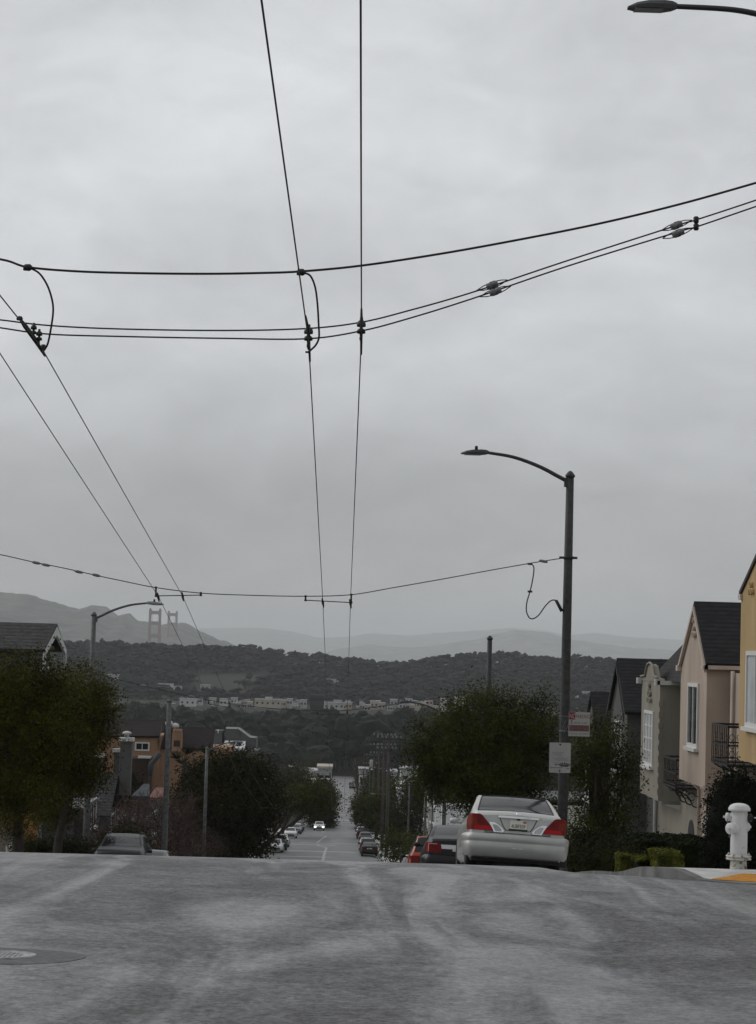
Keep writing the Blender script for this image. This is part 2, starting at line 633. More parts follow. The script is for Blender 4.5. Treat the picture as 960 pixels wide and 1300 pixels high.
def tn(scale, st, det=4, rough=.55, dist=0.0, loc=(0, 0, 0)):
    mp = nt.nodes.new('ShaderNodeMapping')
    mp.inputs['Scale'].default_value = st
    mp.inputs['Location'].default_value = loc
    nt.links.new(tc.outputs['Object'], mp.inputs['Vector'])
    n = nt.nodes.new('ShaderNodeTexNoise')
    n.inputs['Scale'].default_value = scale
    n.inputs['Detail'].default_value = det
    n.inputs['Roughness'].default_value = rough
    n.inputs['Distortion'].default_value = dist
    nt.links.new(mp.outputs['Vector'], n.inputs['Vector'])
    return n.outputs['Fac']


def ramp2(fac, p0, p1, c0, c1):
    cr = nt.nodes.new('ShaderNodeValToRGB')
    e = cr.color_ramp.elements
    e[0].position, e[1].position = p0, p1
    e[0].color = (*c0, 1) if isinstance(c0, tuple) else (c0, c0, c0, 1)
    e[1].color = (*c1, 1) if isinstance(c1, tuple) else (c1, c1, c1, 1)
    nt.links.new(fac, cr.inputs['Fac'])
    return cr.outputs['Color']


def mixc(kind, fac, a, b):
    n = nt.nodes.new('ShaderNodeMixRGB')
    n.blend_type = kind
    n.inputs['Fac'].default_value = fac
    nt.links.new(a, n.inputs[1]); nt.links.new(b, n.inputs[2])
    return n.outputs[0]


grain = tn(22, (1, .8, 1), 6, .8)
speck = tn(9, (1, .6, 1), 5, .75, 0, (4, 9, 1))
streak = tn(1.0, (.75, .11, 1), 4, .55, 1.1, (3.3, 1.0, 0))
streak2 = tn(1.0, (.45, .07, 1), 4, .55, .8, (8.1, 4.0, 0))
patch = tn(.35, (1, 1, 1), 5, .6, 1.2, (2, 5, 0))
c1 = ramp2(grain, .38, .64, (.046, .0465, .047), (.150, .151, .151))
c2 = mixc('MULTIPLY', 1, ramp2(streak, .44, .60, .86, 1.30), ramp2(speck, .36, .64, .70, 1.28))
blot = tn(.8, (1, .55, 1), 6, .62, .9, (6, 2, 3))
c3 = mixc('MULTIPLY', 1, ramp2(patch, .35, .65, .85, 1.12), ramp2(blot, .38, .58, .78, 1.08))
col_ = mixc('MULTIPLY', 1, mixc('MULTIPLY', 1, c1, c2), c3)
nt.links.new(col_, b_.inputs['Base Color'])
ra = ramp2(streak, .44, .60, .56, .30)
rb = ramp2(streak2, .40, .60, .90, 1.10)
rc = ramp2(speck, .36, .64, 1.14, .90)
# a coarse, drier stretch of surfacing on the right of the lane
vd = nt.nodes.new('ShaderNodeVectorMath'); vd.operation = 'MULTIPLY_ADD'
vd.inputs[1].default_value = (1 / 2.9, 1 / 3.4, 0); vd.inputs[2].default_value = (-2.6 / 2.9, -20.5 / 3.4, 0)
nt.links.new(tc.outputs['Object'], vd.inputs[0])
vl = nt.nodes.new('ShaderNodeVectorMath'); vl.operation = 'LENGTH'
nt.links.new(vd.outputs[0], vl.inputs[0])
wob = nt.nodes.new('ShaderNodeMath'); wob.operation = 'ADD'
wob2 = nt.nodes.new('ShaderNodeMath'); wob2.operation = 'MULTIPLY'; wob2.inputs[1].default_value = 1.6
nt.links.new(patch, wob2.inputs[0]); nt.links.new(vl.outputs['Value'], wob.inputs[0]); nt.links.new(wob2.outputs[0], wob.inputs[1])
dry = ramp2(wob.outputs[0], 1.25 / 3, 2.0 / 3, 1.3, 1.0)
wob.use_clamp = False
sc3 = nt.nodes.new('ShaderNodeMath'); sc3.operation = 'DIVIDE'; sc3.inputs[1].default_value = 3.0
nt.links.new(wob.outputs[0], sc3.inputs[0])
for l_ in list(dry.node.inputs['Fac'].links): nt.links.remove(l_)
nt.links.new(sc3.outputs[0], dry.node.inputs['Fac'])
nt.links.new(mixc('MULTIPLY', 1, mixc('MULTIPLY', 1, mixc('MULTIPLY', 1, ra, rb), mixc('MULTIPLY', 1, rc, ramp2(blot, .40, .58, 1.14, .95))), dry), b_.inputs['Roughness'])
nt.links.new(ramp2(grain, .36, .62, .22, .85), b_.inputs['Specular IOR Level'])
bp = nt.nodes.new('ShaderNodeBump')
bp.inputs['Strength'].default_value = .5
bp.inputs['Distance'].default_value = .012
nt.links.new(tn(18, (1, .7, 1), 6, .8), bp.inputs['Height'])
bp2 = nt.nodes.new('ShaderNodeBump')
bp2.inputs['Strength'].default_value = .5
bp2.inputs['Distance'].default_value = .03
nt.links.new(tn(1.2, (1, .35, 1), 4, .6), bp2.inputs['Height'])
nt.links.new(bp.outputs['Normal'], bp2.inputs['Normal'])
nt.links.new(bp2.outputs['Normal'], b_.inputs['Normal'])

st = MB()
sx = [KL + (KR - KL) * i / 12 for i in range(13)]
sy = [-40, -20, -10] + [i * .8 for i in range(0, 80)] + [64 + 3 * i for i in range(0, 40)] + [184 + 10 * i for i in range(0, 83)]
wide = [-60, -40, -25, -15, -11] + sx + [6, 8, 12, 20, 40, 60]
mid_ = [KL - .3] + sx + [KR + .3]
st.grid([[(x, y, g(y) + crown(x, y)) for x in wide] for y in sy if y <= 30.41])
st.grid([[(x, y, g(y) + crown(x, y)) for x in mid_] for y in sy if 30.39 <= y <= 46.41])
tag(st.build('intersection', asph, keep=True), kind='structure')
st = MB()
st.grid([[(x, y, g(y) + crown(x, y)) for x in [KL - .3] + sx + [KR + .3]] for y in sy if y >= 46.39])
far_as = pm('worn_asphalt', (.05, .051, .052), .44, vcol=(.10, .10, .10), vscale=.5, stretch=(1, .12, 1), spec=.48, detail=5)
tag(st.build('street', far_as, keep=True), kind='structure')
# repairs and marks in the road below
lightp = pm('pale_road_repair', (.27, .27, .27), .35, var=.3, vscale=1.5)
white = pm('worn_road_paint', (.42, .42, .41), .5, vcol=(.12, .12, .12), vscale=2.0, thr=(.45, .6))


def road_strip(name, m, pts, wd):
    q = MB()
    a, b2 = [], []
    for i, (x, y) in enumerate(pts):
        p0, p1 = pts[max(i - 1, 0)], pts[min(i + 1, len(pts) - 1)]
        t = Vector((p1[0] - p0[0], p1[1] - p0[1])).normalized()
        nx, ny = -t.y * wd / 2, t.x * wd / 2
        a.append((x - nx, y - ny, g(y - ny) + crown(x - nx) + .006)); b2.append((x + nx, y + ny, g(y + ny) + crown(x + nx) + .006))
    q.grid([a, b2])
    tag(q.build(name, m, keep=True), kind='structure')


def xline(y, x0, x1, wd, m, nm='road_repair'):
    road_strip(nm, m, [(x0 + (x1 - x0) * i / 10, y + .15 * math.sin(i * 1.7)) for i in range(11)], wd)


xline(236, -6.5, -1.5, 2.2, lightp); xline(256, -7, 1.5, 2.2, lightp); xline(284, -6.4, -0.8, 2.2, lightp); xline(292, -5.5, 2.4, 1.6, lightp)
xline(386.5, -8.4, 3.8, 1.6, white, 'crosswalk_line'); xline(407, -8.4, 3.8, 1.6, white, 'crosswalk_line')
road_strip('road_repair', lightp, [(-1.9, 226), (-1.95, 250), (-1.9, 272), (-2.9, 280), (-3.3, 286)], .28)
road_strip('road_repair', lightp, [(-3.3, 292), (-3.0, 310), (-2.4, 335)], .26)
for yy in range(420, 1000, 33):
    xline(yy + (yy * 7 % 13), -5.5, 1.5, 5, lightp)

# pavement corner with ramp, right
CX, CY, CRAD = KR + 3.5, 30.6, 3.5


def pave_z(x, y):
    h = .13 + .02 * max(0, x - KR) * 0
    dx, dy = (CX - x), (CY - y)
    if dx > -.2 and dy > -.2:
        a = (dx + dy) * .7071
        lat = abs(dx - dy) * .7071
        t = (CRAD - a)
        if t < 1.7:
            k = .012 + .118 * sst(0, 1.7, t)
            wgt = 1 - sst(.75, 1.35, lat)
            h = k * wgt + h * (1 - wgt)
    return g(y) + h + dip(x, y)


pv_m = MB()
kb = MB()
rings = [i * CRAD / 14 for i in range(0, 14)] + [CRAD - .16]
angs = [math.pi + (math.pi / 2) * i / 24 for i in range(25)]
pt = lambda r_, a: (CX + r_ * math.cos(a), CY + r_ * math.sin(a))
pv_m.grid([[(*pt(r_, a), pave_z(*pt(r_, a))) for a in angs] for r_ in rings], smooth=False)
oy = [30.6 + .9 * i for i in range(0, 40)] + [66 + 3 * i for i in range(0, 40)] + [186 + 10 * i for i in range(0, 20)]
pv_m.grid([[(x, y, g(y) + .13 + dip(x, y)) for x in (KR + .16, KR + 1.2, KR + 2.4, CX)] for y in oy])
pv_m.grid([[(x, y, g(y) + .13 + dip(x, y)) for x in (CX, CX + 2, CX + 4.5)] for y in oy])
pv_m.grid([[(x, y, g(y) + .13) for y in (CY - CRAD + .16, CY - 2, CY - 1, CY)] for x in (CX, CX + 4, CX + 12, CX + 50)])
tag(pv_m.build('pavement', M['conc'], keep=True), kind='structure')


def kerb_path(pts):
    """pts (x, y, nx, ny) with n pointing to the road"""
    rows = []
    for x, y, nx, ny in pts:
        xi, yi = x - nx * .16, y - ny * .16
        top = pave_z(x, y) if True else 0
        rows.append([(xi, yi, pave_z(xi, yi) + .002), (x, y, top + .002), (x + nx * .02, y + ny * .02, g(y) + crown(x, y) - .06)])
    kb.grid(rows, smooth=False)


kerb_path([(*pt(CRAD, a), math.cos(a), math.sin(a)) for a in angs])
kerb_path([(KR, y, -1, 0) for y in oy])
kerb_path([(x, CY - CRAD, 0, -1) for x in (CX, CX + 4, CX + 12, CX + 50)])
tag(kb.build('kerb', M['kerb'], keep=True), kind='structure')
# left pavement
lp = MB()
lp.grid([[(x, y, g(y) + .13) for x in (KL - .16, KL - 1.2, KL - 2.5, KL - 4.6)] for y in oy])
tag(lp.build('pavement', M['conc'], keep=True), kind='structure')
lk = MB()
lk.grid([[(KL - .16, y, g(y) + .132), (KL, y, g(y) + .132), (KL + .02, y, g(y) - .06)] for y in oy], smooth=False)
tag(lk.build('kerb', M['kerb'], keep=True), kind='structure')
# tactile pad on the ramp
tp = MB()
N_ = 14
ux, uy = .7071, .7071
rows = []
for i in range(7):
    row = []
    for j in range(9):
        t, la = .22 + .75 * i / 6, -.75 + 1.5 * j / 8
        x = CX - (CRAD - t) * ux + la * ux
        y = CY - (CRAD - t) * uy - la * uy
        row.append((x, y, pave_z(x, y) + .008))
    rows.append(row)
tp.grid(rows, smooth=False)
for i in range(14):
    for j in range(26):
        t, la = .26 + .67 * i / 13, -.71 + 1.42 * j / 25
        x = CX - (CRAD - t) * ux + la * ux
        y = CY - (CRAD - t) * uy - la * uy
        z = pave_z(x, y) + .008
        tp.box(x - .013, x + .013, y - .013, y + .013, z, z + .006)
tag(tp.build('tactile_paving', M['yellowpad']), 'yellow tactile paving pad on the kerb ramp beside the hydrant', 'tactile paving')
# manhole in the near lane with its patch
mx, my = -2.46, 16.3
pk = MB()
ring = []
for i in range(5):
    r_ = .29 + .085 * i
    ring.append([(mx + r_ * (1 + .05 * math.sin(2 * a + .6) * (i / 4)) * math.cos(a), my + r_ * 1.0 * math.sin(a) * (1 + .1 * math.cos(2 * a + 1) * i / 4),
                  g(my + r_ * math.sin(a)) + crown(mx + r_ * math.cos(a)) + .0035) for a in [2 * math.pi * k / 36 for k in range(37)]])
pk.grid(ring)
tag(pk.build('road_patch', pm('dark_patch', (.062, .063, .063), .55, var=.55, vscale=14, bump=.4, bscale=30, spec=.4), keep=True), kind='structure')
mm = MB()
gm = lambda x, y: g(y) + crown(x)
mm.lathe([(.30, gm(mx, my) - .04), (.30, gm(mx, my) + .012), (.27, gm(mx, my) + .014), (.265, gm(mx, my) + .008), (.0, gm(mx, my) + .008)], 32,
         Matrix.Translation((mx, my, gm(mx, my))) @ Matrix.Rotation(-math.atan(.04), 4, 'X') @ Matrix.Translation((0, 0, -gm(mx, my))))
for i in range(-7, 8):
    for j in range(-7, 8):
        if i * i + j * j < 50 and (i + j) % 2 == 0:
            x, y = mx + i * .032, my + j * .032
            z = gm(mx, my) - .04 * (y - my) + .008
            mm.box(x - .009, x + .009, y - .009, y + .009, z, z + .004)
tag(mm.build('manhole_cover', pm('cast_iron_worn', (.30, .30, .30), .4, .3, var=.3, vscale=12)), 'round iron manhole cover in the asphalt at the left foreground', 'manhole cover')

for pts in ([(3.6, 27.6), (4.2, 27.1), (4.9, 26.5), (5.6, 26.3)], [(2.6, 25.6), (3.4, 25.0), (4.4, 24.9)], [(-1.6, 24.6), (-1.0, 24.2), (-.2, 24.4)], [(-1.9, 29), (-1.2, 28.8), (-.4, 28.9)]):
    road_strip('road_crack', pm('tar_line', (.012, .012, .012), .7, spec=.2) if 'tar_line' not in bpy.data.materials else bpy.data.materials['tar_line'], [tuple(p) for p in [(v.x, v.y) for v in [Vector((a, b, 0)) for a, b in pts]]], .018)
# ------------------------------------------------------------------ cars
SED = dict(L=4.86, B=.15, wheel=(.325, -1.42, 1.42, .77), st=[
    # y, zb, w, zbelt, wt, zt
    (-2.43, .34, .83, .93, .74, .985), (-2.36, .26, .87, .97, .76, 1.04), (-2.1, .22, .895, .985, .775, 1.075), (-1.72, .20, .905, .99, .80, 1.09),
    (-1.35, .19, .91, .985, .745, 1.255), (-.98, .19, .91, .98, .685, 1.395), (-.75, .19, .91, .975, .665, 1.43), (-.2, .19, .91, .965, .65, 1.455), (.3, .19, .91, .955, .64, 1.435),
    (.62, .19, .905, .95, .64, 1.36), (1.0, .19, .90, .94, .66, 1.18), (1.38, .19, .895, .91, .74, 1.0), (1.75, .20, .885, .87, .74, .93), (2.1, .22, .865, .80, .72, .86),
    (2.34, .26, .83, .71, .70, .77), (2.43, .32, .79, .62, .68, .70)],
    rw=(-1.74, -.96), ws=(.55, 1.40), side=(-1.25, 1.05), tail=(.72, 1.0))
SUV = dict(L=4.5, B=.13, wheel=(.36, -1.32, 1.36, .78), st=[
    (-2.22, .42, .86, 1.02, .80, 1.08), (-2.16, .34, .89, 1.08, .76, 1.22), (-2.02, .30, .905, 1.09, .70, 1.45), (-1.88, .28, .915, 1.09, .66, 1.60), (-1.6, .27, .92, 1.085, .645, 1.655),
    (-.6, .27, .92, 1.07, .645, 1.69), (.1, .27, .92, 1.06, .64, 1.67), (.45, .27, .92, 1.05, .645, 1.60), (.85, .27, .915, 1.07, .69, 1.42), (1.2, .27, .91, 1.08, .76, 1.24),
    (1.55, .28, .90, 1.07, .77, 1.16), (1.95, .30, .885, 1.02, .76, 1.11), (2.16, .33, .86, .94, .74, 1.03), (2.24, .40, .82, .84, .72, .94)],
    rw=(-2.12, -1.86), ws=(.42, 1.22), side=(-1.75, .95), tail=(.82, 1.10))


class Shell:
    def __init__(s, sp):
        s.sp = sp
        st = sp['st']
        s.e0, s.e1 = st[0][0], st[-1][0]

    def par(s, y):
        st = s.sp['st']
        y = max(s.e0, min(s.e1, y))
        for i in range(len(st) - 1):
            if y <= st[i + 1][0] + 1e-9:
                a, b = st[i], st[i + 1]
                p, n = st[max(i - 1, 0)], st[min(i + 2, len(st) - 1)]
                t = (y - a[0]) / (b[0] - a[0])
                out = []
                for k in range(1, 6):
                    m1 = (b[k] - p[k]) / max(b[0] - p[0], 1e-6) * (b[0] - a[0])
                    m2 = (n[k] - a[k]) / max(n[0] - a[0], 1e-6) * (b[0] - a[0])
                    h = (2 * t**3 - 3 * t**2 + 1) * a[k] + (t**3 - 2 * t**2 + t) * m1 + (-2 * t**3 + 3 * t**2) * b[k] + (t**3 - t**2) * m2
                    out.append(h)
                return out
        return list(st[-1][1:])

    def bulge(s, x, y):
        B = s.sp['B']
        f0 = max(0, 1 - (y - s.e0) / .9)
        f1 = max(0, 1 - (s.e1 - y) / .9)
        return y + B * (x / .9) ** 2 * f0 - B * 1.5 * (x / .9) ** 2 * f1

    ROWS = 10

    def row(s, y, j):
        zb, w, zbelt, wt, zt = s.par(y)
        lx = lambda a, b, t: a + (b - a) * t
        R_ = [(.90 * w, zb), (.985 * w, zb + .10), (w, lx(zb, zbelt, .42)), (.993 * w, lx(zb, zbelt, .74)), (.965 * w, zbelt - .05), (.93 * w, zbelt),
              (lx(.93 * w, wt, .12), lx(zbelt, zt, .14)), (lx(.93 * w, wt, .52), lx(zbelt, zt, .55)), (lx(.93 * w, wt, .93), lx(zbelt, zt, .92)), (wt * .97, zt)]
        return R_[j]

    def pt(s, y, j, side):
        x, z = s.row(y, j)
        return Vector((side * x, s.bulge(x, y), z))

    def top(s, y, f, off=0.0):
        x, z = s.row(y, 9)
        return Vector((x * f, s.bulge(x * f, y), z + .025 * (1 - f * f) + off))

    def body(s, mat, root, arches=True):
        C = [-1, -.75, -.5, -.25, 0, .25, .5, .75, 1]
        ysn = []
        for a, b in zip(s.sp['st'], s.sp['st'][1:]):
            n = 3 if abs(b[0] - a[0]) > .2 else 2
            ysn += [a[0] + (b[0] - a[0]) * k / n for k in range(n)]
        ysn.append(s.e1)
        vs, fs = [], []
        rings = []
        for y in ysn:
            ring = []
            x0, z0 = s.row(y, 0)
            for f in C:                                   # bottom, left to right
                ring.append(Vector((x0 * f, s.bulge(x0 * f, y), z0)))
            for j in range(1, 9): ring.append(s.pt(y, j, 1))
            for f in C[::-1]: ring.append(s.top(y, f))
            for j in range(8, 0, -1): ring.append(s.pt(y, j, -1))
            rings.append(ring)
        n = len(rings[0])
        for r_ in rings: vs += r_
        for i in range(len(rings) - 1):
            for k in range(n):
                a, b = i * n + k, i * n + (k + 1) % n
                fs.append((a, b, b + n, a + n))
        for base, y, flip in ((0, s.e0, True), ((len(rings) - 1) * n, s.e1, False)):
            grid = []
            for j in range(10):
                if j == 0: grid.append([base + k for k in range(9)])
                elif j == 9: grid.append([base + 17 + 8 - k for k in range(9)])
                else:
                    x, z = s.row(y, j)
                    row = [base + n - j]
                    for f in C[1:-1]:
                        row.append(len(vs)); vs.append(Vector((x * f, s.bulge(x * f, y), z)))
                    row.append(base + 8 + j)
                    grid.append(row)
            for j in range(9):
                for k in range(8):
                    q = (grid[j][k], grid[j][k + 1], grid[j + 1][k + 1], grid[j + 1][k])
                    fs.append(q if flip else q[::-1])
        me = bpy.data.meshes.new('body')
        me.from_pydata([tuple(v) for v in vs], [], fs)
        bm = bmesh.new(); bm.from_mesh(me)
        bmesh.ops.recalc_face_normals(bm, faces=bm.faces)
        bm.to_mesh(me); bm.free()
        o = bpy.data.objects.new('body', me)
        COL.objects.link(o)
        if arches:
            r_, ya, yb, wx = s.sp['wheel']
            cm = MB()
            for y in (ya, yb):
                for sd_ in (-1, 1):
                    cm.lathe([(r_ + .055, 0), (r_ + .055, .34)], 32, Matrix.Translation((sd_ * .98, y, r_ + .0)) @ Matrix.Rotation(-sd_ * math.pi / 2, 4, 'Y'), smooth=False)
            cut = cm.build('cutter', mat, keep=True)
            md = o.modifiers.new('b', 'BOOLEAN')
            md.operation = 'DIFFERENCE'; md.object = cut; md.solver = 'EXACT'
            dg = bpy.context.evaluated_depsgraph_get()
            nm = bpy.data.meshes.new_from_object(o.evaluated_get(dg))
            o.modifiers.clear()
            o.data = nm
            nm.name = 'body'
            bpy.data.objects.remove(cut)
        me = o.data
        me.materials.clear(); me.materials.append(mat)
        try:
            bm = bmesh.new(); bm.from_mesh(me)
            for f in bm.faces: f.smooth = True
            for e in bm.edges:
                e.smooth = not (len(e.link_faces) == 2 and e.calc_face_angle(0) > R(38))
            bm.to_mesh(me); bm.free()
        except Exception:
            pass
        o.parent = root
        return o

    # skin coordinate: s_ = distance from centre line around the tail, z height
    def tailpt(s, s_, z, off):
        sg = 1 if s_ >= 0 else -1
        a = abs(s_)
        c = .80
        if a <= c:
            return Vector((sg * a, s.e0 + s.sp['B'] * (a / .9) ** 2 - off, z))
        k = min(1, (a - c) / .30)
        ang = k * math.pi / 2
        return Vector((sg * (c + .088 * math.sin(ang) + (off + .012 * k) * math.sin(ang)), s.e0 + s.sp['B'] * (c / .9) ** 2 + .34 * k * k + .10 * k - (off + .03 * math.sin(math.pi * k)) * math.cos(ang), z))

    def nosept(s, s_, z, off):
        sg = 1 if s_ >= 0 else -1
        a = min(abs(s_), .82)
        return Vector((sg * a, s.e1 - s.sp['B'] * 1.5 * (a / .9) ** 2 + off - max(0, z - .6) * .25, z))


def patch(mb, fn, poly_lr, off, n=6, m=4, thick=.02):
    """poly_lr: list of (z, s_inner, s_outer) rows from bottom to top; a closed lens following the skin"""
    rows, rows2 = [], []
    for (z, a, b) in poly_lr:
        rows.append([fn(a + (b - a) * k / n, z, off) for k in range(n + 1)])
    mb.grid(rows, smooth=True)
    edge = rows[0] + [r_[-1] for r_ in rows[1:]] + rows[-1][::-1][1:] + [r_[0] for r_ in rows[::-1][1:]]
    edge2 = []
    b0 = [fn(poly_lr[0][1] + (poly_lr[0][2] - poly_lr[0][1]) * k / n, poly_lr[0][0], off - thick) for k in range(n + 1)]
    allr = [[fn(a + (b - a) * k / n, z, off - thick) for k in range(n + 1)] for (z, a, b) in poly_lr]
    edge2 = allr[0] + [r_[-1] for r_ in allr[1:]] + allr[-1][::-1][1:] + [r_[0] for r_ in allr[::-1][1:]]
    mb.grid([edge, edge2], smooth=False)


def make_car(kind, name, paint, label, cat, hero=None, group=None):
    sp = SED if kind == 'sedan' else SUV
    S = Shell(sp)
    root = empty(name, (0, 0, 0), label, cat, group)
    S.body(paint, root)
    # glass
    a, b = sp['rw']
    q = MB(); N = 8
    def glass_rows(y0, y1, fr, o_):
        rows = []
        for i in range(N + 1):
            y = y0 + (y1 - y0) * i / N
            rows.append([S.top(y, fr * f / 6, 0) for f in range(-6, 7)])
        # offset along the sheet normal
        out = []
        nrm = (rows[-1][6] - rows[0][6]).cross(Vector((1, 0, 0)))
        if nrm.z < 0: nrm = -nrm
        nrm.normalize()
        for r_ in rows: out.append([p + nrm * o_ for p in r_])
        return out
    q.grid(glass_rows(a, b, .90, .008)); q.build('rear_window', M['rglass'], root)
    if hero is None or kind == 'suv':
        pass
    q = MB(); a, b = sp['ws']
    q.grid(glass_rows(a, b, .90, .008)); q.build('windscreen', M['glass'], root)
    y0, y1 = sp['side']
    for sd_ in (-1, 1):
        q = MB(); rows = []
        for i in range(15):
            y = y0 + (y1 - y0) * i / 14
            lo, hi = S.pt(y, 6, sd_), S.pt(y, 8, sd_)
            mid = S.pt(y, 7, sd_)
            k = 1.0
            if hi.z - lo.z < .04: k = 0.02
            rows.append([lo + Vector((sd_ * .007, 0, 0)), (mid if k == 1 else lo) + Vector((sd_ * .008, 0, .001)), (lo + (hi - lo) * k * .97) + Vector((sd_ * .008, 0, .004))])
        q.grid(rows); q.build('side_window', M['glass'], root)
    # wheels
    r_, ya, yb, wx = sp['wheel']
    for y in (ya, yb):
        for sd_ in (-1, 1):
            mt = Matrix.Translation((sd_ * wx, y, r_)) @ Matrix.Rotation(sd_ * math.pi / 2, 4, 'Y')
            q = MB()
            q.lathe([(r_ * .66, -.10), (r_ * .95, -.10), (r_, -.06), (r_, .06), (r_ * .95, .10), (r_ * .66, .10)], 26, mt)
            wh = q.build('wheel', M['rubber'], root)
            q = MB()
            q.lathe([(r_ * .66, .07), (r_ * .64, .095), (r_ * .58, .09), (r_ * .56, .05), (.001, .05)], 22, mt)
            for k in range(5):
                q.box(-.03, .03, .03, r_ * .6, .05, .085, mt @ Matrix.Rotation(k * 2 * math.pi / 5, 4, 'Z'))
            q.lathe([(.055, .05), (.05, .09), (.001, .09)], 12, mt)
            o = q.build('rim', M['rim'], wh, world=False)
    # mirrors
    for sd_ in (-1, 1):
        q = MB()
        zb = sp['st'][8][3] + .0
        ym = sp['ws'][1] - .42
        q.lathe([(.02, -.10), (.06, -.08), (.07, 0), (.06, .06), (.02, .08)], 12, Matrix.Translation((sd_ * .985, ym, zb + .05)) @ Matrix.Rotation(R(90), 4, 'Y') @ Matrix.Diagonal((.85, .7, .9, 1)))
        q.tube([(sd_ * .84, ym + .02, zb + .02), (sd_ * .95, ym, zb + .03)], .025, 6)
        q.build('wing_mirror', paint, root)
    t0, t1 = sp['tail']
    if hero == 'silver':
        for sg in (-1, 1):
            q = MB()
            patch(q, S.tailpt, [(.715, sg * .45, sg * 1.02), (.80, sg * .50, sg * 1.05), (.90, sg * .585, sg * 1.05), (.985, sg * .66, sg * .98), (1.005, sg * .70, sg * .92)], .022, 10)
            tl = q.build('tail_light', M['red'], root)
            q = MB()
            patch(q, S.tailpt, [(.722, sg * .46, sg * .80), (.76, sg * .485, sg * .80), (.795, sg * .50, sg * .79)], .027, 8)
            q.build('brake_lens', M['redhot'], tl)
            q = MB()
            patch(q, S.tailpt, [(.80, sg * .72, sg * 1.03), (.86, sg * .74, sg * 1.04), (.93, sg * .76, sg * 1.02)], .026, 8)
            q.build('indicator_lens', M['amber'], tl)
            q = MB()
            patch(q, S.tailpt, [(.690, sg * .27, sg * .435), (.72, sg * .25, sg * .45), (.77, sg * .29, sg * .475), (.83, sg * .37, sg * .515), (.865, sg * .44, sg * .535)], .026, 8)
            rl = q.build('reversing_light', M['chrome'], root)
            q = MB()
            patch(q, S.tailpt, [(.705, sg * .30, sg * .405), (.74, sg * .30, sg * .43), (.79, sg * .345, sg * .455), (.825, sg * .40, sg * .47)], .032, 8)
            q.build('lamp_lens', M['blindw'], rl)
        q = MB()                                       # chrome finisher over the plate
        patch(q, S.tailpt, [(.955, -.36, .36), (.975, -.38, .38), (.992, -.36, .36)], .045, 12, thick=.05)
        q.build('chrome_trim', M['chrome'], root)
        q = MB()                                       # trunk shut line and plate recess edges
        for (za, zb_, sa, sb) in ((.672, .684, -.60, .60),):
            patch(q, S.tailpt, [(za, sa, sb), (zb_, sa, sb)], .006, 12)
        for sg in (-1, 1):
            q.tube([S.tailpt(sg * .60, .68, .004), S.tailpt(sg * .60, .70, .004), S.tailpt(sg * .43, .70, .004)], .006, 5)
            q.tube([S.tailpt(sg * .34, .95, .004), S.tailpt(sg * .27, .80, .006), S.tailpt(sg * .22, .735, .004)], .007, 5)
        q.tube([S.tailpt(-.22, .735, .004), S.tailpt(.22, .735, .004)], .006, 5)
        q.build('trunk_seam', M['dark'], root)
        q = MB()
        q.box(-.155, .155, S.e0 - .022, S.e0 - .012, .765, .92)
        pl = q.build('number_plate', M['plate'], root)
        text_mesh('4UBF509', .095, M['plateink'], pl, Matrix.Translation((0, S.e0 - .024, .785)) @ Matrix.Rotation(R(90), 4, 'X'), 'plate_lettering', align='CENTER', xs=.72)
        q = MB()
        q.box(.085, .145, S.e0 - .026, S.e0 - .021, .875, .912)
        q.build('registration_sticker', pm('sticker_red', (.40, .10, .08), .5), pl)
        q = MB()
        q.box(-.17, .17, S.e0 - .03, S.e0 - .005, .735, .763)
        q.lathe([(.03, 0), (.03, .03), (.001, .03)], 10, Matrix.Translation((.0, S.e0 - .015, .925)))
        q.build('plate_holder', M['dark'], root)
        q = MB()
        q.lathe([(.055, 0), (.05, .012), (.001, .012)], 18, Matrix.Translation((0, S.e0 + .02, 1.035)) @ Matrix.Rotation(R(65), 4, 'X') @ Matrix.Diagonal((1, .7, 1, 1)))
        q.build('emblem', M['chrome'], root)
        text_mesh('AVALON', .055, M['chrome'], root, Matrix.Translation((.42, S.e0 + .0, .955)) @ Matrix.Rotation(R(90), 4, 'X') @ Matrix.Rotation(R(8), 4, 'Y'), 'badge_lettering')
        text_mesh('XLS', .05, M['chrome'], root, Matrix.Translation((-.60, S.e0 + .045, .975)) @ Matrix.Rotation(R(90), 4, 'X') @ Matrix.Rotation(R(-8), 4, 'Y'), 'badge_lettering')
        # bumper: swept section round the tail
        q = MB()
        prof = [(.25, .00), (.30, .05), (.40, .075), (.50, .082), (.515, .072), (.53, .086), (.60, .09), (.65, .07), (.668, .02)]
        rows = []
        for (z, o_) in prof:
            rows.append([S.tailpt(s_ * 1.10 / 16, z, o_ + .004) for s_ in range(-16, 17)])
        q.grid(rows)
        bp_ = q.build('rear_bumper', M['silver_b'], root)
        q = MB()
        patch(q, S.tailpt, [(.40, .02, .10), (.415, .02, .10)], .088, 4); patch(q, S.tailpt, [(.40, -.10, -.02), (.415, -.10, -.02)], .088, 4)
        q.build('tow_cap', M['clear'], bp_)
        q = MB()
        q.box(-.80, .80, -2.15, 2.1, .17, .30); q.box(-.30, .30, -2.0, 1.9, .11, .169)
        q.build('underbody', M['dark'], root)
        q = MB()                                       # rear screen rubber
        rr = glass_rows(sp['rw'][0], sp['rw'][1], .90, .010)
        q.tube([r_[0] for r_ in rr] + rr[-1][1:] + [r_[-1] for r_ in rr[::-1]][1:] + rr[0][::-1][1:], .012, 6)
        q.build('window_seal', M['dark'], root)
        q = MB()
        q.box(-.52, .52, -1.35, -1.0, 1.02, 1.06)
    else:
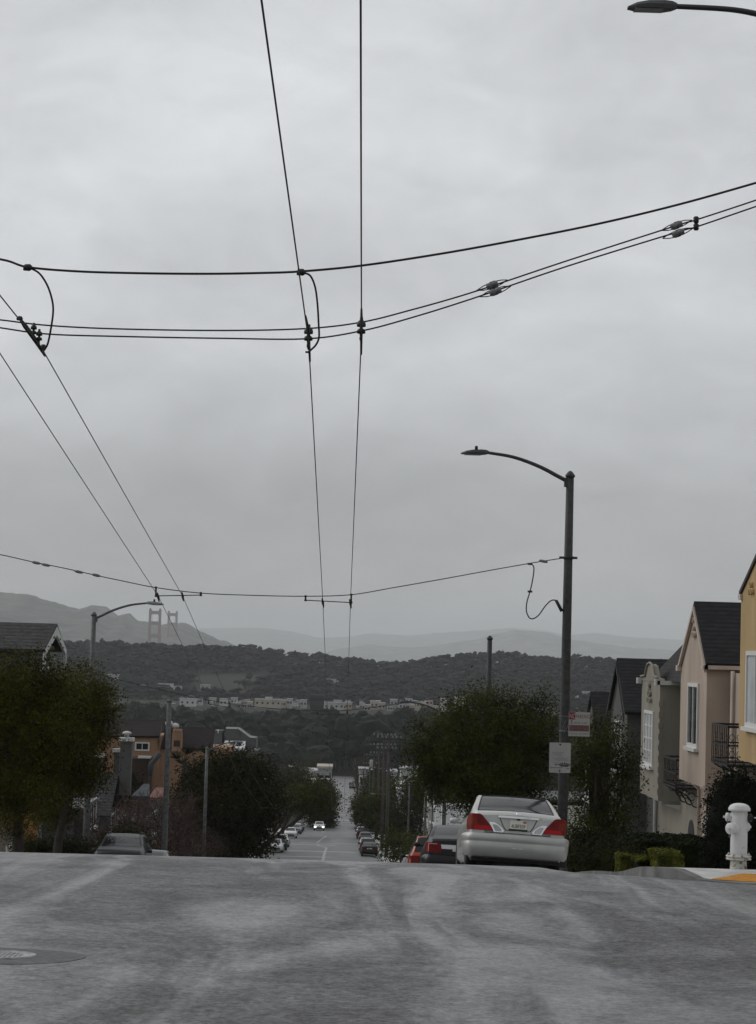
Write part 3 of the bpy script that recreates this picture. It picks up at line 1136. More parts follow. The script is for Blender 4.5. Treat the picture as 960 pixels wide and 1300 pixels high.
        for sg in (-1, 1):
            q = MB()
            patch(q, S.tailpt, [(t0, sg * .52, sg * 1.0), ((t0 + t1) / 2, sg * .50, sg * 1.02), (t1 - .05, sg * .56, sg * 1.0)], .02, 8)
            tl = q.build('tail_light', M['red'], root)
            if hero == 'black':
                q = MB()
                for (za, zb_, sa, sb) in ((t0 + .02, t1 - .07, .84, .87), (t1 - .09, t1 - .07, .64, .87)):
                    patch(q, S.tailpt, [(za, sg * sa, sg * sb), (zb_, sg * sa, sg * sb)], .028, 4)
                q.build('light_bar', pm('tail_pink_bar', (.65, .25, .25), .3), tl)
                q = MB()
                patch(q, S.tailpt, [(t0 + .09, sg * .14, sg * .52), (t0 + .19, sg * .14, sg * .54)], .03, 6)
                q.build('reversing_light', M['clear'], root)
            q = MB()
            zn = sp['st'][-1][5]
            patch(q, S.nosept, [(zn - .16, sg * .50, sg * .80), (zn - .06, sg * .46, sg * .82), (zn + .0, sg * .50, sg * .80)], .015, 6)
            q.build('headlight', M['clear'], root)
        q = MB()
        rows = []
        for (z, o_) in [(.28, .0), (.34, .05), (.55, .07), (.64, .05), (.67, .0)]:
            rows.append([S.tailpt(s_ * 1.08 / 12, z + (.06 if kind == 'suv' else 0), o_ + .004) for s_ in range(-12, 13)])
        q.grid(rows); q.build('rear_bumper', paint, root)
        q = MB()
        patch(q, S.nosept, [(.36, -.55, .55), (.46, -.60, .60), (.55, -.45, .45)], .03, 8)
        q.build('grille', M['dark'], root)
        q = MB()
        q.box(-.26, .26, S.e0 - .03 if kind == 'sedan' else S.e0 - .02, S.e0 + .01, .76, .86)
        q.build('number_plate', M['plate'], root)
        if kind == 'suv':
            for sg in (-1, 1):
                q = MB()
                q.tube([(sg * .58, -1.6, 1.66), (sg * .58, -1.5, 1.73), (sg * .57, -.4, 1.76), (sg * .57, .1, 1.72), (sg * .57, .2, 1.67)], .02, 6)
                q.build('roof_rail', M['dark'], root)
    return root


def text_mesh(body, size, mat, parent, mtx, name, align='LEFT', xs=1.0, sp=1.0, extrude=.001):
    cu = bpy.data.curves.new(name, 'FONT')
    cu.body = body
    cu.size = size
    cu.align_x = align
    cu.space_character = sp
    cu.extrude = extrude
    o = bpy.data.objects.new(name, cu)
    COL.objects.link(o)
    dg = bpy.context.evaluated_depsgraph_get()
    dg.update()
    me = bpy.data.meshes.new_from_object(o.evaluated_get(dg))
    bpy.data.objects.remove(o)
    me.transform(mtx @ Matrix.Diagonal((xs, 1, 1, 1)))
    me.materials.clear(); me.materials.append(mat)
    me.name = name
    n = bpy.data.objects.new(name, me)
    COL.objects.link(n)
    n.parent = parent
    return n


def place_car(o, x, y, away=True, roll=0.0, yaw=0.0):
    z = g(y) + crown(x)
    o.location = (x, y, z)
    s_ = slope_at(y)
    o.rotation_euler = (-s_, roll, yaw) if away else (s_, -roll, math.pi + yaw)


c = make_car('sedan', 'parked_sedan', M['silver'], 'silver sedan with red tail lights parked nose downhill by the kerb', 'car', hero='silver')
place_car(c, 3.13, 43.6, roll=R(2.6))
c = make_car('sedan', 'parked_sedan', M['blackp'], 'black sedan parked directly in front of the silver sedan', 'car', hero='black')
place_car(c, 2.85, 56.6, roll=R(2.0))
recolor(c, 'wing_mirror', M['dark'])
c = make_car('suv', 'parked_hatchback', M['redp'], 'orange red car parked beyond the black sedan', 'car')
for ch in c.children:
    if ch.name.startswith('rear_window'): ch.material_slots[0].material = M['glass']
place_car(c, 2.85, 70.0, roll=R(2.0))
recolor(c, 'wing_mirror', M['dark'])
q = MB(); S_ = Shell(SUV)
q.grid([[S_.top(y, f / 6, .012) + Vector((0, -.012, 0)) for f in range(-6, 7)] for y in (-2.19, -2.14, -2.0, -1.9)])
q.build('tailgate_panel', M['dark'], c, world=False)
PROTO = {
    'sedan': make_car('sedan', 'parked_sedan', M['whitep'], 'white sedan parked foremost in the left row of far cars', 'car', group='cars parked down the far street'),
    'suv': make_car('suv', 'parked_suv', M['charcoal'], 'dark grey suv with roof rails facing uphill behind the crest', 'car'),
}
place_car(PROTO['suv'], -6.85, 71.5, away=False)
PROTO['suv'].scale = (.88, .95, .96)
place_car(PROTO['sedan'], -7.35, 249, away=False)
cars = [   # proto, x, y, away, paint, label
    ('sedan', -6.95, 82, False, 'greyp', 'grey car half hidden behind the dark suv at the left kerb'),
    ('suv', -7.2, 258.5, False, 'charcoal', 'dark suv parked behind the white sedan down the far street'),
    ('sedan', -7.25, 272, False, 'silver', 'silver car parked behind the dark suv down the far street'),
    ('sedan', -7.25, 317, False, 'whitep', 'white car parked alone mid way along the far left kerb'),
    ('sedan', -7.15, 344, False, 'bluegrey', 'blue grey car parked between two white cars on the far left kerb'),
    ('sedan', -7.2, 352, False, 'whitep', 'white car tucked behind the blue grey car on the far left kerb'),
    ('suv', -7.2, 362, False, 'blackp', 'black suv parked near the far crossing on the left kerb'),
    ('sedan', -7.2, 371, False, 'greyp', 'grey car parked last before the far crossing on the left kerb'),
    ('sedan', -7.2, 418, False, 'silver', 'silver car parked just past the far crossing on the left'),
    ('sedan', 2.9, 246, True, 'charcoal', 'dark grey sedan parked foremost in the right row of far cars'),
    ('suv', 2.85, 254, True, 'blackp', 'black suv parked right behind the dark grey sedan in the far row'),
    ('sedan', 2.8, 266, True, 'whitep', 'white roofed car parked third in the right row of far cars'),
    ('suv', 2.85, 288, True, 'greyp', 'grey suv parked mid way along the right row of far cars'),
    ('sedan', 2.85, 326, True, 'blackp', 'black sedan parked beyond the grey suv in the right row'),
    ('sedan', 2.85, 338, True, 'silver', 'silver sedan parked beyond the black sedan in the right row'),
    ('suv', 2.85, 352, True, 'charcoal', 'charcoal suv parked furthest up in the right row before the crossing'),
    ('sedan', 2.9, 415, True, 'silver', 'silver car parked just past the far crossing on the right'),
    ('sedan', -3.9, 374, False, 'whitep', 'oncoming white car with both headlights shining'),
    ('sedan', 2.85, 79.5, True, 'bluep', 'dark blue car showing only a corner beyond the orange red car'),
]
hl = emis('headlight_on', (1, .97, .9), 5)
for (k, x, y, aw, pt_, lab) in cars:
    o = copy_tree(PROTO[k])
    o.scale = (1, 1, 1)
    o['label'] = lab
    o['group'] = 'cars parked down the far street'
    if 'oncoming' in lab:
        o.name = 'moving_sedan'
        if 'group' in o: del o['group']
        recolor(o, 'headlight', hl)
    if y < 200 and 'group' in o: del o['group']
    for part in ('body', 'wing_mirror', 'rear_bumper'): recolor(o, part, M[pt_])
    place_car(o, x, y, aw)
rr_ = random.Random(5)
for i in range(18):
    y = 440 + i * 26 + rr_.uniform(-5, 5)
    sd_ = rr_.choice((-1, 1))
    o = copy_tree(PROTO['sedan'])
    o.name = 'distant_car'
    o['label'] = 'tiny distant car at the kerb of the street climbing away between trees'
    o['group'] = 'tiny cars beyond the far crossing'
    p_ = M[rr_.choice(['whitep', 'silver', 'greyp', 'blackp', 'charcoal'])]
    for part in ('body', 'rear_bumper'): recolor(o, part, p_)
    place_car(o, -7.2 if sd_ < 0 else 2.7, y, sd_ > 0)
# ------------------------------------------------------------------ poles, lamps, overhead wires
SLOT = {}


def catm(pts, n=8):
    pts = [Vector(p) for p in pts]
    out = []
    for i in range(len(pts) - 1):
        p0, p1, p2, p3 = pts[max(i - 1, 0)], pts[i], pts[i + 1], pts[min(i + 2, len(pts) - 1)]
        for k in range(n):
            t = k / n
            out.append(.5 * ((2 * p1) + (p2 - p0) * t + (2 * p0 - 5 * p1 + 4 * p2 - p3) * t * t + (3 * p1 - p0 - 3 * p2 + p3) * t**3))
    out.append(pts[-1])
    return out


def street_lamp(x, y, h, arm_dir, label, dark=False, r0_=.105, r1_=.085, group='street lamps on trolley poles', arm=2.44, mast=None, cell=True, name='street_lamp', lean=(0, 0)):
    zb = g(y) + .13
    root = empty(name, (x, y, zb), label, 'street lamp', group)
    top = Vector((x + lean[0], y + lean[1], zb + h))
    base = Vector((x, y, zb - .1))
    q = MB()
    q.tube([base, base + (top - base) * .3, base + (top - base) * .7, top], [r0_ * 1.12, r0_ * 1.05, r0_ * .95, r1_], 14)
    pm_ = M['steel'] if mast is None else mast
    q.build('pole', pm_, root)
    q = MB()
    q.lathe([(r1_ * 1.12, -.05), (r1_ * 1.28, -.03), (r1_ * 1.28, .0), (r1_ * 1.0, .03), (r1_ * .7, .07), (r1_ * .3, .095), (.005, .10)], 14, Matrix.Translation(top))
    q.build('pole_cap', pm_, root)
    q = MB()
    q.lathe([(r0_ * 2.2, .09), (r0_ * 2.2, .13), (r0_ * 1.5, .17), (r0_ * 1.2, .32)], 14, Matrix.Translation((x, y, zb - .09)))
    q.build('base_plate', pm_, root)
    if arm_dir:
        s_ = arm_dir
        # profile of the arm: rises and flattens
        prof = [(0, -.16), (.25, -.04), (.62, .145), (1.0, .29), (1.35, .385), (1.75, .44), (arm - .56, .455)]
        pts = [top + Vector((s_ * a, 0, b)) for a, b in prof]
        q = MB()
        cp = catm(pts, 5)
        q.tube(cp, [.048 - .016 * i / len(cp) for i in range(len(cp))], 10)
        q.box(top.x - s_ * .0, top.x + s_ * .13, top.y - .06, top.y + .06, top.z - .26, top.z - .06)
        am = q.build('arm', M['dlamp'] if dark else pm_, root)
        e = pts[-1]
        hx = lambda a: e.x + s_ * a
        sec = [(-.06, .045, .035, -.025), (0, .075, .055, -.045), (.10, .11, .06, -.055), (.30, .125, .05, -.055), (.45, .11, .02, -.053), (.56, .05, -.025, -.05)]
        q = MB()
        rows = []
        for (a, wd, zt_, zb_) in sec:
            rows.append([(hx(a), e.y - wd, e.z + zb_), (hx(a), e.y - wd, e.z + zb_ + (zt_ - zb_) * .5), (hx(a), e.y - wd * .6, e.z + zt_), (hx(a), e.y + wd * .6, e.z + zt_),
                         (hx(a), e.y + wd, e.z + zb_ + (zt_ - zb_) * .5), (hx(a), e.y + wd, e.z + zb_), (hx(a), e.y - wd, e.z + zb_)])
        q.grid(rows, smooth=False)
        q.add(rows[0][:6], (tuple(range(6)),)); q.add(rows[-1][:6], (tuple(range(6)),))
        hd = q.build('lamp_head', M['dlamp'] if dark else M['tin'], root)
        q = MB()
        q.box(hx(.12), hx(.48), e.y - .09, e.y + .09, e.z - .068, e.z - .054)
        q.build('lens', M['lens'], hd)
        if cell:
            q = MB()
            q.lathe([(.025, 0), (.035, .005), (.035, .075), (.02, .085), (.001, .085)], 10, Matrix.Translation((hx(.22), e.y, e.z + .055)))
            q.build('photocell', M['dark'], hd)
    return root, top


XR, XL = 4.82, -8.9
# right lamp pole beside the parked sedan (leans like in the photo only through the camera)
L1, top1 = street_lamp(XR, 50, 8.87, -1, 'tall grey lamp pole carrying the two signs behind the silver sedan', dark=True)
d_near = 23.2
pz = P(960, 20, d_near)
L0, top0 = street_lamp(5.35, d_near, 0, 0, 'x', None) if False else (None, None)
h0 = 7.72 + .0
L0, top0 = street_lamp(6.28, 27.9, P(797, 8, 27.9).z - g(27.9) - .13 - .455 + .02, -1, 'nearest street lamp, its dark head cut by the top right corner', dark=True, cell=False, arm=6.28 - P(797, 8, 27.9).x)
L2, top2 = street_lamp(-8.95, 79.5, P(113, 780, 79.5).z - g(79.5) - .13, 1, 'grey lamp pole rising out of the big tree at the left', mast=M['galv'])
street_lamp(5.0, 80, P(607, 810, 80).z - g(80) - .13, 0, 'bare dark pole top standing above the leafy tree on the right', name='trolley_pole', group=None)
bpy.data.objects['trolley_pole']['category'] = 'pole'
street_lamp(P(215, 890, 105).x, 105, P(215, 890, 105).z - g(105) - .13, 0, 'thick grey pole standing behind the dark suv on the left', name='trolley_pole', group=None, mast=M['galv'], r0_=.13, r1_=.11)
bpy.data.objects['trolley_pole.001']['category'] = 'pole'
street_lamp(P(263, 950, 138).x, 138, P(264, 950, 138).z - g(138) - .13, 1, 'slim grey lamp pole in front of the round dark tree on the left', mast=M['galv'], arm=2.2)
street_lamp(5.0, 113, P(560, 904, 113).z - g(113) - .13, -1, 'lamp whose arm reaches out left from the top of the leafy right tree', mast=M['galv'], dark=True)
street_lamp(P(505, 1013, 300).x, 300, P(505, 1013, 300).z - g(300) - .13, -1, 'far street lamp among the wooden utility poles down the street', mast=M['galv'], arm=3.6)
# street lamp poles further down
street_lamp(P(520, 990, 262).x, 262, P(520, 990, 262).z - g(262) - .13, 0, 'plain grey pole right of the far street lamp', mast=M['galv'], name='trolley_pole', group=None)
street_lamp(P(541, 990, 205).x, 205, P(541, 985, 205).z - g(205) - .13, 0, 'pale thin pole beside the white house below the right tree', mast=M['galv'], name='trolley_pole', group=None)
for n_ in ('trolley_pole.002', 'trolley_pole.003'): bpy.data.objects[n_]['category'] = 'pole'


# left pole inside tree at span 2 stands outside the frame; jumper cable of the right pole
def wire(name, pts, r, label, cat, group=None, smoothn=8, root=None):
    q = MB()
    q.tube(catm(pts, smoothn), r, 6)
    if root is not None: return q.build(name, M['wire'], root)
    return tag(q.build(name, M['wire']), label, cat, group)


def hanger(mb, top, h):
    """bell insulator hanger, top at point"""
    T = Matrix.Translation(top)
    k = h / .30
    pr = [(.012, .035), (.022, .03), (.022, .0), (.03, -.01), (.05, -.03), (.058, -.065), (.055, -.09), (.022, -.095), (.02, -.115), (.035, -.12), (.05, -.135), (.056, -.165), (.05, -.18), (.02, -.185),
          (.016, -.22), (.02, -.235), (.02, -.262), (.01, -.28), (.008, -.30)]
    mb.lathe([(a * k * 1.05, b * k) for a, b in pr], 12, T)


# trolley wires along the street
D1, D2, D3 = 23.0, 50.0, 82.0
TR = {
    'a': ([(332, 0, 12.7), (392, 434, D1), (410, 765, D2), (416, 903, D3)], 'trolley wire of the right pair with the looping feed jumper at its insulator'),
    'b': ([(458, 0, 12.7), (459, 424, D1), (445, 765, D2), (441, 903, D3)], 'straightest trolley wire running up the middle of the sky'),
    'c': ([(0, 375, 20.8), (52, 440, D1), (232, 757, D2), (291, 892, D3)], 'inner trolley wire of the left pair, crossing the far bridge towers from above'),
    'd': ([(-33, 398, D1), (201, 757, D2), (266, 888, D3)], 'outer trolley wire of the left pair, entering at the left edge'),
}
for k, (pp, lab) in TR.items():
    pts = [P(*p) for p in pp]
    first = pts[0] + (pts[0] - pts[1]).normalized() * 25
    tail = []
    xo = pts[-1].x
    for y in (105, 138, 170, 205, 240):
        tail.append(Vector((xo, y, g(y) + 5.75)))
    q = MB()
    allp = [first] + pts + tail
    q.tube(allp, .0068, 6)
    tag(q.build('trolley_wire', M['wire']), lab, 'wire')

# span 1: twin span wires with insulators
SP = [
    ([(-90, 396), (0, 406), (60, 413), (150, 417.5), (285, 419.5), (390, 417), (459, 409), (520, 394), (600, 371), (720, 331), (860, 286), (884, 279), (960, 254), (1070, 216)],
     'upper wire of the twin span that crosses the whole sky'),
    ([(-90, 402), (0, 416), (60, 424), (150, 427), (285, 429.5), (390, 430), (459, 420), (520, 404), (600, 379), (720, 338), (862, 294), (884, 288), (960, 262), (1070, 224)],
     'lower wire of the twin span that crosses the whole sky'),
]
spans = []
for i, (pp, lab) in enumerate(SP):
    dd = D1 + (.12 if i == 0 else 0)
    root = empty('span_wire', P(459, 415, dd), lab, 'wire', 'twin span wires')
    q = MB()
    q.tube(catm([P(u, v, dd) for u, v in pp] + [Vector((6.2, 27.9, P(1070, pp[-1][1], dd).z + .35))], 6), .0088, 6)
    q.build('cable', M['wire'], root)
    for (u, v) in (((625, 362), (859, 286)) if i == 0 else ((629, 370), (861, 296))):
        q = MB()
        c = P(u, v, dd)
        ax = (P(u + 10, v - 3.4, dd) - P(u, v, dd)).normalized()
        rot = Vector((0, 0, 1)).rotation_difference(ax).to_matrix().to_4x4()
        q.lathe([(.028, -.062), (.034, -.055), (.034, -.012), (.028, -.006), (.028, .006), (.034, .012), (.034, .055), (.028, .062)], 14, Matrix.Translation(c) @ rot)
        q.build('strain_insulator', M['insul'], root)
        q = MB()
        for sg in (-1, 1):
            for lt in (-1, 1):
                q.tube([c + ax * sg * .17, c + ax * sg * .10 + Vector((0, 0, lt * .022)), c + ax * sg * .0 + Vector((0, -.0, lt * .036)), c - ax * sg * .03 + Vector((0, 0, lt * .036))], .0055, 5)
        q.build('insulator_loop', M['wire'], root)
    spans.append(root)
# hangers hang from the span and hold the trolley wires
for (u, v, lab) in ((392, 415, 'bell insulator hanger where the right pair crosses the span, jumper attached'), (459, 406, 'bell insulator hanger on the straight middle trolley wire')):
    root = empty('wire_hanger', P(u, v, D1 + .05), lab, 'insulator')
    q = MB(); hanger(q, P(u, v, D1 + .05), .235)
    q.build('insulator', M['black'], root)
    q = MB()
    a, b = P(u + (.5 if u < 400 else 0), v + 15, D1), P(u + 1.5 if u < 400 else u - .4, v + 44, D1 + .3)
    q.tube([P(u - 4 if u < 400 else u, v - 14, D1 - .35), P(u, v + 6, D1 - .02), b], [.011, .016, .011], 6)
    q.build('wire_ear', M['black'], root)
    if u < 400:
        q = MB(); p = P(391.5, 447, D1)
        q.box(p.x - .03, p.x + .02, p.y - .02, p.y + .02, p.z - .008, p.z + .008)
        q.build('clamp', M['black'], root)
root = empty('wire_hanger', P(47, 425, D1), 'cluster of bell insulators where the left trolley wire crosses the span', 'insulator')
for (u, v, h) in ((43, 412, .13), (50, 420, .13)):
    q = MB(); hanger(q, P(u, v, D1), h * 1.25); q.build('insulator', M['black'], root)
q = MB()
q.tube([P(24, 403, D1 - .35), P(32, 414, D1 - .2), P(45, 432, D1), P(57, 452, D1 + .3)], [.010, .026, .026, .010], 7)
q.lathe([(.03, -.02), (.034, 0), (.02, .02)], 10, Matrix.Translation(P(25, 404, D1 - .35)))
q.lathe([(.03, -.02), (.034, 0), (.02, .03)], 10, Matrix.Translation(P(55, 441, D1 + .2)))
q.build('wire_ear', M['black'], root)
# clamp joining the twin wires at the right
q = MB()
for (u, v) in ((884, 279), (884, 288)):
    c = P(u, v, D1 + .05)
    q.lathe([(.02, -.035), (.03, -.02), (.026, .0), (.032, .02), (.018, .035)], 10, Matrix.Translation(c))
q.tube([P(884, 277, D1 + .05), P(884, 291, D1 + .05)], .012, 6)
tag(q.build('wire_clamp', M['black']), 'small black clamp joining the twin span wires near the right edge', 'clamp')
# feeder cable and its jumpers
fd = [(-90, 318), (0, 329), (35, 339), (100, 344.5), (180, 346.8), (262, 347.5), (330, 346.5), (382, 344.5), (460, 337), (560, 322), (660, 304), (760, 284), (860, 260), (960, 232), (1070, 199)]
wire('feeder_cable', [P(u, v, 22.6) for u, v in fd] + [Vector((6.2, 27.9, P(*fd[-1], 22.6).z + .4))], .0125, 'single thick feeder cable sweeping across the sky above the twin span', 'cable', smoothn=6)
for jp, lab in (([(38, 340), (50, 347), (60, 362), (66, 380), (67.5, 395), (65, 415), (61, 435), (57, 443), (54.5, 446)], 'left feed jumper looping from feeder cable to trolley wire'),
                ([(385, 346), (394, 350), (400, 364), (403, 385), (404.5, 410), (405, 428), (401, 438), (395, 444), (391.5, 447.5)], 'middle feed jumper looping from feeder cable to trolley wire')):
    root = empty('feed_jumper', P(*jp[0], 22.6), lab, 'cable', 'feed jumpers')
    n = len(jp) - 1
    q = MB()
    q.tube(catm([P(u, v, 22.6 + .4 * i / n) for i, (u, v) in enumerate(jp)], 6), .0105, 7)
    q.build('cable', M['wire'], root)
    q = MB()
    c = P(jp[0][0] - 2.5, jp[0][1] - .5, 22.6)
    q.lathe([(.018, -.045), (.034, -.03), (.036, .02), (.02, .04)], 8, Matrix.Translation(c) @ Matrix.Rotation(R(90), 4, 'Y'))
    q.box(c.x - .045, c.x + .0, c.y - .02, c.y + .02, c.z - .03, c.z + .01)
    q.build('clamp', M['black'], root)

# span 2 at the second pole
root = empty('span_wire', P(320, 756, D2), 'sagging span wire tied to the lamp pole behind the silver sedan', 'wire', 'span wires with brackets')
s2 = [(-90, 686), (0, 704), (40, 713), (80, 721), (120, 730), (160, 738.5), (198, 746), (255, 753), (320, 755.8), (388, 757), (446, 755), (500, 746), (560, 735.5), (620, 724.5), (677, 714.5), (718, 708)]
q = MB(); q.tube(catm([P(u, v, D2) for u, v in s2], 6), .0115, 6); q.build('cable', M['wire'], root)
q = MB()
for (ua, va, ub, vb) in ((198, 746, 255, 753), (388, 757, 446, 755)):
    va2, vb2 = (756.5, 755.5) if ua < 300 else (762, 765)
    q = MB()
    q.tube([P(ua, va, D2), P(ua, va2, D2)], .022, 6); q.tube([P(ub, vb, D2), P(ub, vb2, D2)], .022, 6)
    q.tube([P(ua, va2, D2), P(ub, vb2, D2)], .012, 6)
    for t in ((ua, va2), (ub, vb2), (ua, va), (ub, vb)):
        q.lathe([(.02, -.025), (.034, 0), (.02, .025)], 8, Matrix.Translation(P(*t, D2)))
    q.build('bracket_bar', M['black'], root)
q = MB()
for (u, v) in ((201, 758), (232, 757), (410, 765), (445, 766)):
    q.tube([P(u - 1, v - 5, D2 - .2), P(u, v, D2), P(u + 1, v + 6, D2 + .2)], [.015, .03, .012], 7)
q.build('wire_ear', M['black'], root)
for (u, v) in ((46, 714.5), (58, 717.2), (100, 726), (122, 730.3), (690, 712.5)):
    q = MB()
    ax = (P(u + 5, v + 1.1, D2) - P(u, v, D2)).normalized()
    rot = Vector((0, 0, 1)).rotation_difference(ax).to_matrix().to_4x4()
    q.lathe([(.012, -.10), (.03, -.06), (.034, 0), (.03, .06), (.012, .10)], 10, Matrix.Translation(P(u, v, D2)) @ rot)
    q.build('strain_insulator', M['insul'], root)
q = MB()
c = Vector((XR, 50, P(718, 708, D2).z))
q.lathe([(.125, -.03), (.135, -.02), (.135, .02), (.125, .03)], 14, Matrix.Translation(c))
q.box(c.x - .2, c.x + .2, c.y - .03, c.y + .03, c.z - .025, c.z + .025)
q.build('pole_band', M['black'], root)
# drooping feed cable at the pole
root = empty('feed_cable', P(677, 715, D2), 'black cable drooping in a loop between span wire and lamp pole', 'cable')
q = MB()
q.tube(catm([P(u, v, D2 - .06) for u, v in [(673, 716), (677, 718), (678, 724), (676, 738), (673, 751), (669, 765), (668.5, 776), (672, 784), (677, 785.5), (684, 781), (692, 770), (699, 763), (705, 762), (709, 766), (713, 776)]], 5), .014, 7)
q.build('cable', M['wire'], root)
q = MB()
for (u, v) in ((673, 716), (673, 751)):
    c = P(u, v, D2 - .06)
    q = MB()
    q.box(c.x - .05, c.x + .05, c.y - .03, c.y + .03, c.z - .022, c.z + .022)
    q.build('clamp', M['black'], root)
q = MB()
q.tube([P(706, 762, D2 - .06), P(713.5, 776, D2 - .03)], [.035, .04], 8)
q.build('cable_gland', M['black'], root)

# span 3
D3b = 80
root = empty('span_wire', P(403, 903, D3b), 'far span wire strung between the left lamp pole and the leafy right tree', 'wire', 'span wires with brackets')
s3 = [(111, 850), (140, 860), (180, 870), (218, 879), (255, 887), (290, 893), (330, 898), (370, 901), (403, 902.5), (441, 901.5), (480, 897), (520, 891.5), (570, 884), (606, 878)]
q = MB(); q.tube(catm([P(u, v, D3b) for u, v in s3], 6), .0125, 6); q.build('cable', M['wire'], root)
q = MB()
for (ua, va, ub, vb) in ((265, 889, 292, 893), (403, 902.5, 441, 901.5)):
    q = MB()
    q.tube([P(ua, va, D3b), P(ua, va + 5, D3b)], .03, 6); q.tube([P(ub, vb, D3b), P(ub, vb + 5, D3b)], .03, 6)
    q.tube([P(ua, va + 5, D3b), P(ub, vb + 5, D3b)], .014, 6)
    q.build('bracket_bar', M['black'], root)
for (u, v) in ((182, 870.5), (244, 884.5), (475, 897.5)):
    q = MB()
    ax = (P(u + 5, v + 1.0, D3b) - P(u, v, D3b)).normalized()
    rot = Vector((0, 0, 1)).rotation_difference(ax).to_matrix().to_4x4()
    q.lathe([(.012, -.12), (.04, -.07), (.045, 0), (.04, .07), (.012, .12)], 10, Matrix.Translation(P(u, v, D3b)) @ rot)
    q.build('strain_insulator', M['insul'], root)

# ------------------------------------------------------------------ wooden utility poles down the right
def upole(u, v, d, label, arms=2, trans=False, r=.14):
    p = P(u, v, d)
    zb = g(d) + .1
    root = empty('utility_pole', (p.x, d, zb), label, 'utility pole', 'wooden utility poles down the right kerb')
    q = MB(); q.tube([(p.x, d, zb - .2), (p.x, d, p.z)], [r * 1.2, r * .8], 9); q.build('pole', M['wood'], root)
    for i in range(arms):
        z = p.z - .35 - i * 1.15
        q = MB(); q.box(p.x - 1.35, p.x + 1.35, d - .16, d - .04, z - .09, z + .09)
        q.tube([(p.x - .7, d - .1, z), (p.x, d - .05, z - .6), (p.x + .7, d - .1, z)], .025, 5)
        ca = q.build('crossarm', M['steel'], root)
        q = MB()
        for k in (-1.25, -.75, -.35, .35, .75, 1.25):
            q.lathe([(.05, 0), (.10, .06), (.09, .20), (.04, .28)], 8, Matrix.Translation((p.x + k, d - .1, z + .07)))
        q.build('insulator', M['insul'], ca)
    if trans:
        q = MB(); q.lathe([(.26, -1.0), (.30, -.95), (.30, .15), (.22, .25), (.08, .3)], 14, Matrix.Translation((p.x - .42, d - .2, p.z - 1.3)))
        q.build('transformer', M['signwhite'], root)
    return root


upole(494.5, 934, 243, 'near wooden utility pole with double crossarms, its shaft reaching the bushes', 2, r=.17)
upole(488.5, 931, 268, 'darkest of the clustered utility poles, tallest of them', 2)
upole(482, 944, 330, 'thin utility pole half hidden within the cluster', 2)
upole(475, 957, 390, 'utility pole carrying a pale transformer can', 1, True)
upole(462, 975, 520, 'small far utility pole left of the transformer pole', 2)
upole(470, 968, 450, 'small far utility pole right beside the transformer pole', 1)
q = MB()
for k, (h1, h2) in enumerate(((936, 946), (944, 958), (940, 952))):
    a, b = P(496 + k * 2 - 3, h1, 243), P(476 + k * 2 - 2, h2 + 8, 390)
    m_ = (a + b) / 2 - Vector((0, 0, 1.2))
    q = MB(); q.tube(catm([a, m_, b], 6), .022, 5)
    tag(q.build('power_line', M['wire']), 'thin power line sagging between the clustered wooden utility poles', 'wire', 'power lines of the utility poles')

# ------------------------------------------------------------------ signs on the right lamp pole
def T_(x, y, z): return Matrix.Translation((x, y, z)) @ Matrix.Rotation(R(90), 4, 'X')


c = P(711, 962, 49.86)
root = empty('street_sign', (c.x, c.y, c.z - .34), 'white street sign with grey lettering and a black emblem on the lamp pole', 'sign')
q = MB()
W_, H_ = .235, .33
pts = []
for (cx_, cz_, a0) in ((W_ - .03, H_ - .03, 0), (-W_ + .03, H_ - .03, 90), (-W_ + .03, -H_ + .03, 180), (W_ - .03, -H_ + .03, 270)):
    for k in range(5):
        a = R(a0 + k * 22.5)
        pts.append((c.x + cx_ + .03 * math.cos(a), c.y - .006, c.z + cz_ + .03 * math.sin(a)))
q.prism(pts, (0, .006, 0)); q.build('sign_plate', M['signwhite'], root)
yy = c.y - .008
mi = lambda m: root.matrix_basis.inverted() @ m
for i, (tx, sz, dz) in enumerate((('STREET', .125, .035), ('SWEEPING', .115, -.07), ('TUES', .085, -.155))):
    text_mesh(tx, sz, M['signgrey'], root, mi(T_(c.x - .165, yy, c.z + dz)), 'sign_lettering', xs=.62)
q = MB()
q.box(c.x - .105, c.x - .05, yy, yy + .002, c.z - .165, c.z - .142)
q.box(c.x - .215, c.x + .06, yy, yy + .002, c.z - .226, c.z - .216); q.box(c.x + .14, c.x + .2, yy, yy + .002, c.z - .238, c.z - .228)
q.build('sign_rule', M['signblack'], root)
q = MB()
for k in range(-3, 4):
    a = R(k * 17)
    b0 = Vector((c.x + .10 + .018 * k, yy, c.z - .195))
    tip = b0 + Vector((math.sin(a) * .085, 0, math.cos(a) * .085))
    sd_ = Vector((math.cos(a), 0, -math.sin(a))) * .013
    q.prism([b0 - sd_ * .7, b0 + sd_ * .7, tip + sd_, tip + Vector((math.sin(a), 0, math.cos(a))) * .012, tip - sd_], (0, .002, 0))
q.build('sign_emblem', M['signblack'], root)
q = MB()
for dz in (.29, -.285):
    q.lathe([(.02, 0), (.02, .012), (.001, .012)], 10, Matrix.Translation((c.x, yy, c.z + dz)) @ Matrix.Rotation(R(90), 4, 'X'))
q.build('bolt', M['signblack'], root)

